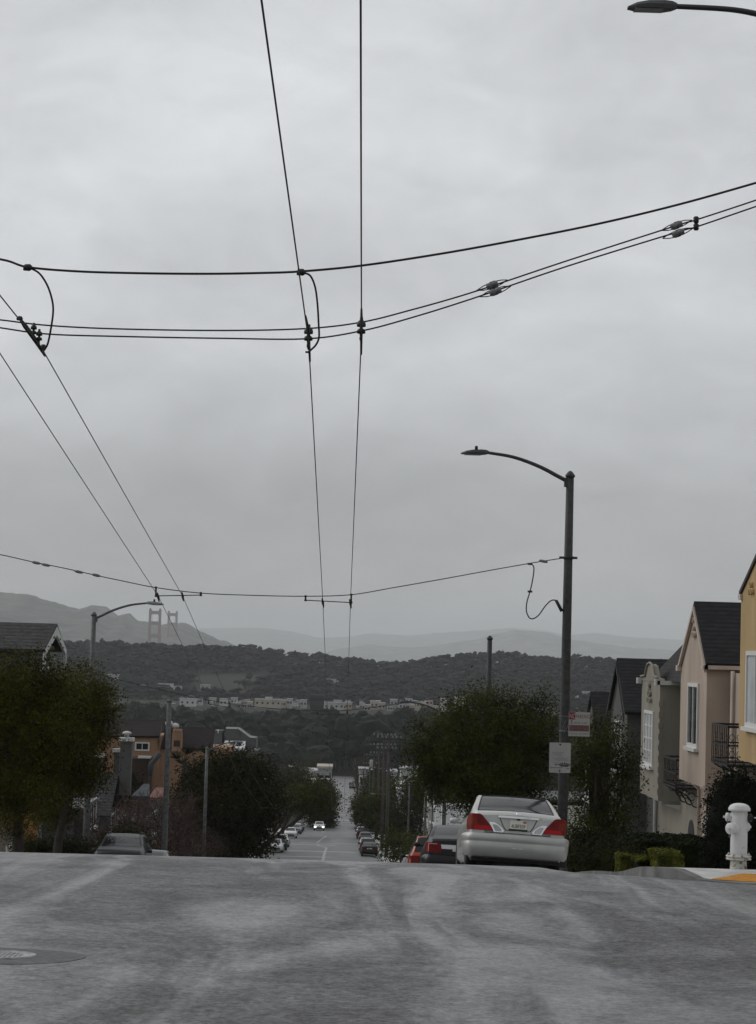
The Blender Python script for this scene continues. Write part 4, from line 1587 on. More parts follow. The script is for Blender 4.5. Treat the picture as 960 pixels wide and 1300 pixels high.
c = P(735.5, 919.5, 49.9)
root = empty('parking_sign', (c.x, c.y, c.z - .26), 'red and white NO PARKING sign on a bracket right of the lamp pole', 'sign')
W_, H_ = .235, .265
q = MB(); q.box(c.x - W_, c.x + W_, c.y - .004, c.y, c.z - H_, c.z + H_); q.build('sign_plate', M['signwhite'], root)
yy = c.y - .006
mi = lambda m: root.matrix_basis.inverted() @ m
q = MB(); q.box(c.x - W_ + .005, c.x - W_ + .145, yy, yy + .002, c.z + .10, c.z + H_ - .005); q.build('sign_panel', M['signred'], root)
text_mesh('NO', .15, M['signwhite'], root, mi(T_(c.x - W_ + .012, yy - .002, c.z + .125)), 'sign_lettering', xs=.62)
text_mesh('PARKING', .12, M['signred'], root, mi(T_(c.x - .082, yy, c.z + .13)), 'sign_lettering', xs=.62)
text_mesh('8', .13, M['signred'], root, mi(T_(c.x - .19, yy, c.z - .0)), 'sign_lettering', xs=.7)
text_mesh('AM TO   6 AM', .055, M['signblack'], root, mi(T_(c.x - .12, yy, c.z + .01)), 'sign_lettering', xs=.85)
q = MB(); q.box(c.x - W_ + .015, c.x + W_ - .015, yy, yy + .002, c.z - .155, c.z - .02); q.build('sign_panel', M['signpink'], root)
text_mesh('STREET CLEANING', .055, M['signred'], root, mi(T_(c.x - .15, yy - .002, c.z - .075)), 'sign_lettering', xs=.78)
text_mesh('EVERY  TUES', .05, M['signblack'], root, mi(T_(c.x - .12, yy - .002, c.z - .14)), 'sign_lettering', xs=.8)
text_mesh('TOW AWAY  NO STOPPING', .042, M['signpink'], root, mi(T_(c.x - .20, yy, c.z - .225)), 'sign_lettering', xs=.75)
q = MB()
px = 4.82
for dz in (.16, -.16):
    q.box(px, c.x + .05, c.y + .002, c.y + .03, c.z + dz - .02, c.z + dz + .02)
    q.lathe([(.125, -.015), (.125, .015)], 14, Matrix.Translation((px, 50, c.z + dz)))
q.build('bracket', M['galv'], root)

# graffiti scrawl on the pole
q = MB()
pole_r = .106
for k in range(7):
    z0 = P(708, 912 + k * 2.6, 50).z
    pts = [(4.82 - .055 + .03 * i, 50 - math.sqrt(max(1e-4, (pole_r + .004) ** 2 - (-.055 + .03 * i) ** 2)), z0 + .05 * math.sin(i * 2.2 + k * 1.3)) for i in range(5)]
    q.tube(catm(pts, 3), .004, 4)
q.build('paint_scrawl', M['insul'], L1)

# ------------------------------------------------------------------ fire hydrant
hp = P(937.5, 1107.5, 30.2)
hp.z = pave_z(hp.x, hp.y)
hyd = empty('fire_hydrant', hp, 'white fire hydrant with rusty flange standing on the kerb corner', 'fire hydrant')
hyd.scale = (1, 1, 1)
T = Matrix.Translation(hp)
q = MB()
q.lathe([(.108, .20), (.112, .21), (.112, .50), (.112, .70), (.106, .765), (.11, .77)], 28, T)
q.build('barrel', M['wpaint'], hyd)
q = MB()
q.lathe([(.116, -.05), (.112, .0), (.108, .10), (.112, .13)], 24, T); q.build('stub', M['rust'], hyd)
q = MB()
q.lathe([(.11, .125), (.165, .128), (.168, .145), (.15, .152), (.15, .158), (.168, .165), (.168, .182), (.14, .188), (.112, .205)], 28, T)
fl = q.build('flange', M['rust'], hyd)
for k in range(8):
    a = k * math.pi / 4 + .2
    q = MB(); q.lathe([(.018, .18), (.018, .20), (.009, .202), (.009, .215)], 6, T @ Matrix.Translation((.142 * math.cos(a), .142 * math.sin(a), 0)), smooth=False)
    q.build('bolt', M['rust'], fl)
q = MB()
q.lathe([(.11, .77), (.142, .772), (.147, .785), (.147, .808), (.135, .818), (.135, .825), (.12, .845), (.08, .865), (.04, .873), (.002, .875)], 28, T)
q.build('bonnet', M['wpaint'], hyd)


def nozzle(ang, z, r, ln, cap, name, mat, dark=False):
    mt = T @ Matrix.Translation((0, 0, z)) @ Matrix.Rotation(ang, 4, 'Z') @ Matrix.Rotation(R(90), 4, 'Y')
    q = MB()
    q.lathe([(r * 1.25, .085), (r * 1.18, .11), (r, .13), (r, ln)], 20, mt)
    n_ = q.build(name, mat, hyd)
    q = MB()
    q.lathe([(r * 1.18, ln - .005), (r * 1.2, ln + .03), (r * 1.05, ln + .042), (r * .55, ln + .05), (r * .3, ln + .052)], 20, mt)
    q.box(-.014, .014, -.014, .014, ln + .05, ln + .078, mt)
    q.build('nozzle_cap', M['dark'] if dark else mat, n_)


nozzle(R(-110 - 25), .545, .064, .175, True, 'nozzle', M['wpaint'])
nozzle(R(168), .685, .048, .135, True, 'nozzle', M['wpaint'])
nozzle(R(-22), .685, .046, .125, True, 'nozzle', M['wpaint'], True)
nozzle(R(20), .56, .05, .10, True, 'nozzle', M['wpaint'])
q = MB()
q.tube(catm([T @ Vector((-.16, -.03, .66)), T @ Vector((-.165, -.07, .58)), T @ Vector((-.15, -.10, .47)), T @ Vector((-.14, -.13, .42)), T @ Vector((-.13, -.12, .47))], 5), .006, 5)
q.build('chain', M['galv'], hyd)
q = MB(); q.tube([T @ Vector((.15, -.06, .69)), T @ Vector((.215, -.075, .69))], .008, 6); q.build('valve_stem', M['chrome'], hyd)
# ------------------------------------------------------------------ houses
def bar(q, x, sg, ya, yb, za, zb, t=.05):
    q.box(x, x - sg * t, ya, yb, za, zb)


def window(root, x, sg, ya, yb, za, zb, cols=2, rows=1, fr=.07, pane=None, sill=True):
    """window in a wall plane facing -sg*X at x (sg=+1: house right of the street)"""
    q = MB()
    bar(q, x, sg, ya - fr, ya, za - fr, zb + fr); bar(q, x, sg, yb, yb + fr, za - fr, zb + fr)
    bar(q, x, sg, ya, yb, za - fr, za); bar(q, x, sg, ya, yb, zb, zb + fr)
    for i in range(1, cols):
        y = ya + (yb - ya) * i / cols
        bar(q, x, sg, y - .028, y + .028, za, zb, .04)
    for j in range(1, rows):
        z = za + (zb - za) * j / rows
        bar(q, x, sg, ya, yb, z - .018, z + .018, .035)
    w_ = q.build('window', M['frame'], root)
    q = MB(); bar(q, x, sg, ya, yb, za, zb, .012); q.build('pane', pane or M['glasswin'], w_)
    if sill:
        q = MB(); bar(q, x, sg, ya - fr - .06, yb + fr + .06, za - fr - .09, za - fr, .13); q.build('sill', M['frame'], w_)
    return w_


def side_window(root, y, xa, xb, za, zb, cols=2, fr=.07, sgy=-1):
    q = MB()
    for (a, b, c, d) in ((xa - fr, xa, za - fr, zb + fr), (xb, xb + fr, za - fr, zb + fr), (xa, xb, za - fr, za), (xa, xb, zb, zb + fr)):
        q.box(a, b, y, y + sgy * .05, c, d)
    for i in range(1, cols):
        x = xa + (xb - xa) * i / cols
        q.box(x - .03, x + .03, y, y + sgy * .04, za, zb)
    w_ = q.build('window', M['frame'], root)
    q = MB(); q.box(xa, xb, y, y + sgy * .012, za, zb); q.build('pane', M['glasswin'], w_)


def gable_roof(root, mat, xf, xb, ya, yb, ze, zr, ov=.12, ovf=.10, th=.10, name='roof', yr=None):
    """ridge along X from xf (street end) to xb"""
    ym = (ya + yb) / 2 if yr is None else yr
    sg = 1 if xb > xf else -1
    x0, x1 = xf - sg * ovf, xb
    q = MB()
    for (ye, s_) in ((ya, -1), (yb, 1)):
        dz = (zr - ze) / abs(ye - ym)
        yo = ye + s_ * ov
        zo = ze - dz * ov
        pts = [Vector((x0, ym, zr)), Vector((x1, ym, zr)), Vector((x1, yo, zo)), Vector((x0, yo, zo))]
        q.prism([p + Vector((0, 0, .004)) for p in pts], (0, 0, th))
    return q.build(name, mat, root)


def gable_wall(q, x, sg, ya, yb, z0, ze, zr, t, yr=None):
    ym = (ya + yb) / 2 if yr is None else yr
    q.prism([(x, ya, z0), (x, yb, z0), (x, yb, ze), (x, ym, zr), (x, ya, ze)], (sg * t, 0, 0))


def balcony(root, x, sg, ya, yb, z0, z1, xd):
    """iron balcony from wall plane x out to x - sg*xd"""
    xo = x - sg * xd
    q = MB()
    q.box(xo, x, ya, yb, z0 - .06, z0)
    b_ = q.build('balcony', M['black'], root)
    q = MB()
    for z in (z1, z0 + .06, z0 + (z1 - z0) * .5):
        t = .018 if z != z1 else .028
        q.box(xo - .0, xo + sg * .03, ya, yb, z - t, z + t)
        for y in (ya, yb - .03): q.box(xo + sg * .03, x, y, y + .03, z - t, z + t)
    n = int((yb - ya) / .26)
    for i in range(n + 1):
        y = ya + .01 + (yb - ya - .04) * i / n
        q.box(xo + sg * .002, xo + sg * .022, y, y + .02, z0, z1)
        if i < n and i % 3 == 0:
            for zz in (.28, .5, .72):
                z = z0 + (z1 - z0) * zz
                q.tube([(xo + sg * .01, y + .12 + .08 * math.cos(a), z + .075 * math.sin(a)) for a in [k * math.pi / 4 for k in range(9)]], .009, 5)
    m = max(2, int(xd / .17))
    for i in range(m + 1):
        x_ = xo + sg * (.02 + (xd - .04) * i / m)
        q.box(x_ - .010, x_ + .010, ya + .004, ya + .024, z0, z1)
        if i < m:
            for zz in (.28, .5, .72):
                z = z0 + (z1 - z0) * zz
                q.tube([(x_ + sg * (.09 + .06 * math.cos(a)), ya + .014, z + .075 * math.sin(a)) for a in [k * math.pi / 4 for k in range(9)]], .010, 5)
    q.build('railing', M['black'], b_)
    q = MB()
    for y in (ya + .08, (ya + yb) / 2, yb - .1):
        q.tube(catm([(x, y, z0 - .55), (x - sg * .12, y, z0 - .5), (x - sg * .22, y, z0 - .3), (x - sg * (xd - .25), y, z0 - .18), (x - sg * (xd - .05), y, z0 - .07)], 4), .02, 5)
        for k in (0, 1):
            cx_, cz_, r_ = x - sg * (.16 + k * .22), z0 - .26 + k * .11, .11 - k * .03
            q.tube([(cx_ + r_ * math.cos(a), y, cz_ + r_ * math.sin(a)) for a in [j * math.pi / 5 for j in range(10)]], .014, 5)
    q.build('scroll_bracket', M['black'], b_)


X1, XM = 9.17, 9.83


def rel(u, v, d): return P(u, v, d).z


# ochre house at the right edge
zg = g(49) + .1
h = empty('house', (X1 + 2, 50, zg), 'ochre stucco house with white framed windows cut by the right edge', 'house')
b0, b1 = 47.6, 52.85
zb = rel(935, 964, 52.85)
ze, za = rel(936, 756, 52.85), rel(960, 713, 50.4) + .30
q = MB()
q.box(XM, 24, 45.2, 53.2, zg - 1.5, ze - .1); q.build('wall', M['yellow'], h)
q = MB()
yr = (b0 + b1) / 2
gable_wall(q, X1, 1, b0, b1, zb, ze, za, XM - X1 - .004); q.build('bay', M['yellow'], h)
q = MB()                                         # coping of the gable with kneelers
for (ya, zA, yb, zB) in ((b1 + .05, ze, yr, za), (b0 - .05, ze, yr, za)):
    q.prism([(X1 - .05, ya, zA), (X1 - .05, yb, zB), (X1 - .05, yb, zB + .10), (X1 - .05, ya, zA + .10)], (.8, 0, 0))
q.build('coping', M['dark'], h)
q = MB(); q.box(X1 - .06, X1 + .5, b1 - .22, b1 + .10, ze - .10, ze + .03); q.build('kneeler', M['trimpink'], h)
gable_roof(h, M['roofblk'], X1 + .85, 20, b0, b1, ze - .15, za - .1, ovf=0)
window(h, X1, 1, 48.6, 51.75, rel(947, 917, 51.6), rel(947, 832, 51.6), cols=3, fr=.10, pane=M['blindw'])
q = MB()
for (dy, dz) in ((0, .16), (-.14, 0), (.14, 0)):
    q.lathe([(.075, -.12), (.075, .02), (.06, .02), (.06, -.1)], 12, Matrix.Translation((X1 - .06, 51.35 + dy, rel(953, 751, 51.3) + dz)) @ Matrix.Rotation(R(-90), 4, 'Y'))
q.build('vent_tile', M['yellow'], h)
q = MB(); q.box(XM - .02, XM + .02, 48.2, 51.2, zg, zg + 2.1); q.build('garage_door', M['trimpink'], h)

# pink beige house
zg = g(60) + .1
h = empty('house', (X1 + 2, 60, zg), 'pink beige stucco house with steep black gable and tall narrow window', 'house')
b0, b1 = 57.7, 62.2
zb, ze = rel(893, 1001, 57.7), rel(893, 841, 57.7)
za = rel(880, 768, 59.6)
q = MB(); q.box(XM, 24, 53.8, 62.75, zg - 1.5, ze - .25); q.build('wall', M['pink'], h)
q = MB(); gable_wall(q, X1, 1, b0, b1, zb, ze, za - .06, XM - X1 - .004, 59.75)
q.box(XM + .004, 16, b0, b1, ze - .3, ze - .02); q.build('bay', M['pink'], h)
gable_roof(h, M['roofblk'], X1, 17, b0, b1, ze, za, ov=.16, ovf=.05, yr=59.75)
q = MB(); q.box(X1 - .1, 17, b0 - .2, b0 - .06, ze - .17, ze - .07); q.box(X1 - .14, X1 - .004, b0 - .20, b0 + .12, ze - .17, ze - .07)
q.box(X1 - .12, X1 + .3, b1 - .1, b1 + .2, ze - .25, ze - .10)
q.build('gutter', M['trimpink'], h)
q = MB()
for s_, ye in ((1, b1 + .1), (-1, b0 - .1)):
    q.prism([(X1 - .09, ye, ze - .12), (X1 - .09, 59.75, za - .03), (X1 - .09, 59.75, za - .14), (X1 - .09, ye, ze - .26)], (.06, 0, 0))
q.build('bargeboard', M['trimpink'], h)
window(h, X1, 1, 59.0, 60.55, rel(879, 944, 59.7), rel(879, 872, 59.7), cols=2, fr=.10)
q = MB()
for (dy, dz) in ((0, .26), (.0, .05), (-.16, -.12), (.16, -.12), (0, -.12)):
    q.lathe([(.07, -.14), (.07, .02), (.055, .02), (.055, -.1)], 12, Matrix.Translation((X1 - .06, 59.75 + dy, rel(880, 800, 59.7) + dz)) @ Matrix.Rotation(R(-90), 4, 'Y'))
q.build('vent_tile', M['pink'], h)
q = MB(); q.tube([(XM - .07, 57.3, ze - .2), (XM - .07, 57.3, zg)], .05, 8); q.build('downpipe', M['trimpink'], h)
q = MB(); q.tube([(X1 + .1, b1 + .25, ze - .2), (X1 + .1, b1 + .25, zb + .2), (XM - .06, b1 + .3, zb - .3), (XM - .06, b1 + .3, zg)], .045, 8)
q.build('downpipe', M['trimpink'], h)
balcony(h, XM, 1, 53.9, 56.3, rel(911, 968, 54.9), rel(911, 921, 54.9), .74)
q = MB(); q.box(XM - .06, XM + .0, 58.3, 61.6, zg - .3, zg + 1.9); q.build('garage_door', M['trim'], h)
q = MB()
rv = random.Random(3)
for k in range(16):                               # climbing vine stems at the base
    y = rv.uniform(57.9, 61.8); z = zg
    pts = []
    for j in range(7):
        pts.append((XM - .04 - rv.uniform(0, .08), y, z)); y += rv.uniform(-.25, .25); z += .42
    q.tube(catm(pts, 3), .016, 4)
tag(q.build('climbing_vine', M['twig']), 'bare climbing vine on the wall under the pink house bay', 'plant')

# grey beige house
zg = g(68) + .1
h = empty('house', (X1 + 2, 68, zg), 'grey beige stucco house with curved parapet and multi pane window', 'house')
b0, b1 = 66.3, 70.4
zb, ze = rel(834, 1017, 66.3), rel(834, 865, 66.3)
q = MB(); q.box(XM, 24, 63.0, 71.1, zg - 1.5, ze - .15); q.build('wall', M['grey'], h)
q = MB(); q.box(X1, XM - .004, b0, b1, zb, ze); q.build('bay', M['grey'], h)
zp = rel(822, 842, 68.4)
q = MB()
ym = (b0 + b1) / 2
half = (b1 - b0) / 2
prof = [(-1, 0), (-.96, .18), (-.74, .20), (-.50, .24), (-.42, .5), (-.26, .90), (0, 1.0), (.26, .90), (.42, .5), (.50, .24), (.74, .20), (.96, .18), (1, 0)]
q.prism([(X1 - .02, ym + a * half, ze - .02 + b * (zp - ze)) for a, b in prof], (.16, 0, 0)); q.build('parapet', M['grey'], h)
q = MB()
pp = [(X1 - .05, ym + a * half, ze + b * (zp - ze) + .02) for a, b in prof[1:-1]]
q.tube(pp, .035, 6); q.build('coping', M['grey'], h)
q = MB(); q.box(X1 - .10, XM - .006, b0 - .14, b0 - .004, ze - .10, ze + .02); q.box(X1 - .16, X1 - .022, b0 - .14, b0 + .06, ze - .12, ze + .06); q.box(X1 - .16, X1 - .022, b1 - .1, b1 + .14, ze - .12, ze + .06)
q.box(XM - .12, XM - .006, 63.2, b0 - .15, ze - .10, ze + .02)
q.build('cornice', M['trim'], h)
q = MB()                                          # hipped roof
xa, xb_, ya, yb = X1 + .3, 16.5, 63.4, 71.0
rz = ze + 2.05
A, B_, C_, D_ = (xa, ya, ze), (xa, yb, ze), (xb_, yb, ze), (xb_, ya, ze)
R1, R2 = (xa + 1.45, ym - .3, rz), (xb_ - 2.5, ym - .3, rz)
q.add([A, B_, C_, D_, R1, R2], ((0, 4, 1), (1, 4, 5, 2), (2, 5, 3), (0, 3, 5, 4), (0, 1, 2, 3)))
q.build('roof', M['roofblk'], h)
window(h, X1, 1, 67.55, 69.35, rel(822, 968, 68.4), rel(822, 906, 68.4), cols=3, rows=4, fr=.09, pane=M['blindw'])
q = MB()
rv = random.Random(8)
for (dy, dz) in ((0, .35), (0, .2), (-.18, .1), (.18, .1), (0, .0), (-.3, -.1), (.3, -.1), (-.12, -.1), (.12, -.1)):
    q.lathe([(.075, -.12), (.075, .03), (.05, .03), (.05, -.1)], 10, Matrix.Translation((X1 - .05, ym + dy, rel(822, 884, 68.4) + dz)) @ Matrix.Rotation(R(-90), 4, 'Y'))
for i in range(9):
    z = zb + .2 + i * .32
    q.box(X1 - .03, X1 + .1, b0 - .03, b0 + .16, z, z + .16)
q.build('quoin', M['grey'], h)
balcony(h, XM, 1, 63.1, 65.5, rel(846, 997, 64), rel(846, 963, 64), .62)
q = MB(); q.box(XM - .03, XM + .02, 63.5, 64.6, zg, zg + 2.0)
q.lathe([(.55, -.03), (.55, .02)], 20, Matrix.Translation((XM, 64.05, zg + 2.0)) @ Matrix.Rotation(R(90), 4, 'Y')); q.build('arched_door', M['dark'], h)
q = MB(); q.box(XM - .04, XM, 67.0, 70, zg - .3, zg + 1.9); q.build('garage_door', M['grey'], h)
q = MB(); q.tube([(XM - .1, 71.0, ze - .2), (XM - .1, 71.0, zg)], .05, 8); q.build('downpipe', M['trim'], h)
q = MB()
q.prism([(X1 + .2, 66.2, zb - .1), (XM, 66.2, zb - .1), (XM, 66.2, zb - .25)], (0, .1, 0))
q.build('porch_hood', M['trim'], h)

# dark grey house
zg = g(76) + .1
h = empty('house', (X1 + 2, 76, zg), 'dark grey house with steep black roof beyond the parapet house', 'house')
b0, b1 = 73.9, 78.4
ze, za = rel(787, 899, 75.2) , rel(779, 839, 76.3)
q = MB(); q.box(XM, 24, 71.3, 79, zg - 1.5, ze - .1); q.build('wall', M['dgrey'], h)
q = MB(); gable_wall(q, X1, 1, b0, b1, zg + 2.4, ze, za - .05, XM - X1 - .004); q.build('bay', M['dgrey'], h)
gable_roof(h, M['roofblk'], X1, 18, b0, b1, ze, za, ov=.25, ovf=.12)
q = MB()
for s_, ye in ((1, b1 + .2), (-1, b0 - .2)):
    q.prism([(X1 - .16, ye, ze - .25), (X1 - .16, ym * 0 + (b0 + b1) / 2, za - .02), (X1 - .16, (b0 + b1) / 2, za - .16), (X1 - .16, ye, ze - .40)], (.04, 0, 0))
q.build('bargeboard', M['dark'], h)
window(h, X1, 1, 75.4, 76.9, ze - 2.0, ze - .5, cols=2)


def row_house(y0, y1, sg, wall, roof, label, style, up=0.0, Xf=None, group=None, hh=None, front=None, ridge=None):
    """simple stuccoed row house with bay, garage and gable or flat roof"""
    zg = g((y0 + y1) / 2) + .1
    xf = (X1 if sg > 0 else -13.9) if Xf is None else Xf
    xm = xf + sg * .65
    zb = zg + 2.75
    ze = zg + 5.9 + up if hh is None else hh
    h = empty('house', (xf + sg * 2, (y0 + y1) / 2, zg), label, 'house', group)
    ba, bb = y0 + (y1 - y0) * .36, y1 - .25
    q = MB(); q.box(xm, xm + sg * 13, y0 + .02, y1 - .02, zg - 1.8, ze); q.build('wall', M[wall], h)
    if style == 'gable':
        zr = ze + 1.7
        q = MB(); gable_wall(q, xf, sg, ba, bb, zb, ze, zr - .06, abs(xm - xf) - .004); q.build('bay', M[wall], h)
        gable_roof(h, M[roof], xf, xf + sg * 8, ba, bb, ze, zr, ov=.15)
    elif style == 'flat':
        q = MB(); q.box(xf, xm - sg * .004, ba, bb, zb, ze + .2); q.build('bay', M[wall], h)
        q = MB(); q.box(xf - sg * .1, xm + sg * 13.1, y0 - .0, y1, ze + .204, ze + .32); q.build('roof', M['trim' if y0 > 230 else 'concgrey'], h)
        q = MB(); q.box(xm + sg * 4, xm + sg * 4.8, y0 + 2, y0 + 2.8, ze + .32, ze + 1.2); q.build('chimney', M[wall], h)
    else:
        zr = ze + 2.2
        q = MB(); q.box(xf, xm - sg * .004, ba, bb, zb, ze - .1); q.build('bay', M[wall], h)
        gable_roof(h, M[roof], xf - sg * .2, xf + sg * 13, y0, y1, ze, zr, ov=.2)
        q = MB(); gable_wall(q, xm, sg, y0 + .1, y1 - .1, ze + .004, ze + .006, zr - .1, .2); q.build('gable', M[wall], h)
    window(h, xf, sg, ba + .7, bb - .7, zb + .9, zb + 2.3, cols=3)
    q = MB(); q.box(xm - sg * .05, xm, ba + .3, bb - .3, zg - .3, zg + 2.0); q.build('garage_door', M['trim'], h)
    q = MB(); q.box(xm - sg * .04, xm, y0 + .7, y0 + 1.7, zg, zg + 2.1); q.build('door', M['dark'], h)
    return h, ze


row_house(79.3, 87, 1, 'dgrey', 'roofblk', 'small dark gabled house showing above the bushy right tree', 'gable', up=-.1)
right_rows = [(120, 'cream', 'flat'), (128, 'tan', 'gable'), (160, 'grey', 'flat'), (236, 'whitew', 'gable'), (244, 'concgrey', 'full'), (254, 'cream', 'flat'), (264, 'grey', 'gable'), (300, 'cream', 'flat'),
              (320, 'whitew', 'flat'), (340, 'tan', 'full'), (365, 'cream', 'flat'), (412, 'whitew', 'flat'), (430, 'cream', 'flat'), (460, 'whitew', 'flat'), (500, 'cream', 'flat'), (540, 'whitew', 'flat'), (580, 'grey', 'flat')]
for y, wm, sty in right_rows:
    row_house(y, y + 7.6, 1, wm, 'roofgrey', ('pale flat roofed' if sty == 'flat' else 'gabled') + ' row house on the right side of the street below', sty, group='row houses right of the street below', Xf=9.6)
left_rows = [(262, 'cream', 'flat'), (300, 'tan', 'flat'), (330, 'cream', 'full'), (372, 'cream', 'flat'), (420, 'cream', 'flat'), (450, 'tan', 'flat'), (490, 'whitew', 'flat'), (530, 'cream', 'flat'), (570, 'tan', 'flat')]
for y, wm, sty in left_rows:
    row_house(y, y + 7.6, -1, wm, 'roofgrey', ('pale flat roofed' if sty == 'flat' else 'gabled') + ' row house on the left side of the street below', sty, group='row houses left of the street below', Xf=-14.5)

# left: big grey shingle gable
zg = g(108) + .1
h = empty('house', (-18, 108, zg), 'grey house with big shingled roof and white gable trim above the left tree', 'house')
xg = -13.9
y0, y1 = 104.2, 111.9
zr = rel(69, 795, 108)
ze = rel(53, 823, 104.2) - .05
zl = rel(53, 846, 104.2)
q = MB(); q.box(xg - .8, -30, y0 + .5, y1 - .5, zg - 1.5, ze - .1); q.build('wall', M['concgrey'], h)
gable_roof(h, M['roofgrey'], xg, -30, y0, y1, ze - .12, zr, ov=.05, ovf=.0, th=.12)
q = MB(); gable_wall(q, xg - .72, -1, y0 + .4, y1 - .4, zl - 1.2, ze, zr - .35, .1); q.build('gable', M['bluegreyw'], h)
q = MB()
for ye in (y0, y1):
    q.prism([(xg + .02, ye, ze), (xg + .02, 108.05, zr - .02), (xg + .02, 108.05, zr - .42), (xg + .02, ye + (.25 if ye < 108 else -.25), ze - .22)], (-.12, 0, 0))
    s_ = 1 if ye < 108 else -1
    q.prism([(xg + .02, ye, ze), (xg + .02, ye + s_ * .25, ze - .2), (xg + .02, ye - s_ * .1 + s_ * .2, zl - .2), (xg + .02, ye - s_ * .15, zl - .2)], (-.12, 0, 0))
q.box(xg - .5, xg - .68, y0 + .5, y1 - .5, ze - .02, ze + .16)
q.box(xg - .1, xg - .68, y0 + .2, y0 + 2.4, zl - .22, zl - .02)
q.build('bargeboard', M['trim'], h)
window(h, xg - .8, -1, 106, 110, zl - 1.0, zl - .25, cols=3)

# left houses glimpsed through the tree
tan_house, _ = row_house(95, 103.5, -1, 'tan', 'roofgrey', 'tan house with orange side behind the leftmost tree trunk', 'full', up=-1.4)
q = MB(); p = P(37, 1050, 95)
q.box(p.x - .25, p.x + .35, 94.9, 94.98, p.z - 1.0, p.z + 1.2)
q.build('side_door', M['orange'], tan_house)['label'] = 'orange painted side door'
blue_house, _ = row_house(118, 126, -1, 'bluegreyw', 'roofgrey', 'blue grey house with dark doorway behind the left lamp pole', 'flat', up=-1.2, Xf=-13.6)
slate_house, _ = row_house(136, 144, -1, 'concgrey', 'roofgrey', 'house with slanted grey tile roof right of the left lamp pole', 'full', up=-.6, Xf=-14.2)
porch_house, _ = row_house(156, 164, -1, 'concgrey', 'roofgrey', 'grey house with salmon canopy and blue porch roof behind the bare tree', 'flat', up=-1.5, Xf=-13.4)
# chimney stacks
def chimney(u0, u1, v0, v1, d, house, mat, cap=True):
    a, b = P(u0, v0, d), P(u1, v1, d)
    q = MB(); q.box(a.x, b.x, d, d + abs(b.x - a.x), b.z, a.z); root = q.build('chimney', M[mat], house)
    if cap:
        w_ = abs(b.x - a.x)
        q = MB(); q.box(a.x - .1, b.x + .1, d - .1, d + w_ + .1, a.z + .004, a.z + .22)
        if cap == 2: q.lathe([(w_ * .2, .22), (w_ * .2, .42), (w_ * .42, .46), (w_ * .36, .56), (w_ * .1, .62)], 14, Matrix.Translation(((a.x + b.x) / 2, d + w_ / 2, a.z)))
        q.build('cowl', M['trim'], root)


chimney(153, 165, 941, 1010, 141, slate_house, 'dgrey', 2)
chimney(113, 127, 962, 1000, 123, blue_house, 'dgrey')
chimney(145, 150, 955, 1010, 142.5, slate_house, 'dgrey')

# peach house with brown roofs
dP = 218
a, b = P(150, 918, dP), P(206, 968, dP)
zg = g(dP)
h = empty('house', ((a.x + b.x) / 2, dP + 5, zg), 'peach clad house with dark brown roofs and brick chimney in the left middle distance', 'house')
ZB = lambda v, u=200: P(u, v, dP).z
XU = lambda u, v=950: P(u, v, dP).x
q = MB(); q.box(XU(120), XU(203), dP, dP + 9, zg - 1, ZB(935)); q.box(XU(203) + .004, XU(292), dP + .4, dP + 9, zg - 1, ZB(948)); q.build('wall', M['peach'], h)
q = MB()
q.prism([(XU(112), dP - .3, ZB(938)), (XU(203), dP - .3, ZB(936)), (XU(204), dP + 3.2, ZB(917.5)), (XU(112), dP + 3.2, ZB(917.5))], (0, 0, .15))
q.build('roof', M['roofbrown'], h)
q = MB()
q.prism([(XU(204), dP + .2, ZB(951)), (XU(270), dP + .2, ZB(951)), (XU(270), dP + 3.6, ZB(926)), (XU(206), dP + 3.6, ZB(926))], (0, 0, .15))
q.build('roof', M['roofbrown'], h)
q = MB(); q.prism([(XU(203), dP - .35, ZB(937)), (XU(198), dP - .35, ZB(951)), (XU(200), dP - .35, ZB(951)), (XU(205), dP - .35, ZB(920))], (0, .3, 0)); q.build('bargeboard', M['peach'], h)
q = MB(); q.box(XU(218.5), XU(231), dP - .6, dP + .6, ZB(953), ZB(929.5))
for k in range(3): q.lathe([(.16, 0), (.2, .1), (.16, .35), (.02, .38)], 10, Matrix.Translation((XU(221.5 + 3.5 * k), dP, ZB(929.5))))
q.build('chimney', M['peach'], h)
q = MB(); q.box(XU(221), XU(229), dP - .62, dP - .6, ZB(947), ZB(939)); q.build('brick_panel', M['brick'], h)
side_window(h, dP, XU(173), XU(188), ZB(952), ZB(944.5), 2, .14)
q = MB(); q.box(XU(165), XU(194), dP - 3.5, dP - .004, zg - 1, ZB(961)); q.build('brick_wing', M['brick'], h)
q = MB(); q.box(XU(180), XU(196), dP - 3.7, dP - 3.0, ZB(961) + .004, ZB(959.5) + .1); q.build('parapet', M['trim'], h)
for u, v in ((211, 921), (219, 924)):
    q = MB(); q.lathe([(.12, -1.5), (.12, 0), (.35, .05), (.38, .25), (.25, .45), (.02, .5)], 12, Matrix.Translation((XU(u), dP + 2.6, ZB(v + 1)))); q.build('roof_vent', M['trim'], h)
q = MB(); q.tube([P(190, 985, dP - 4), P(192, 970, dP - 4), P(199, 962, dP - 4), P(203, 956, dP - 4)], [.24, .26, .24, .28], 10)
q.build('flue_pipe', M['bluegreyw'], h)

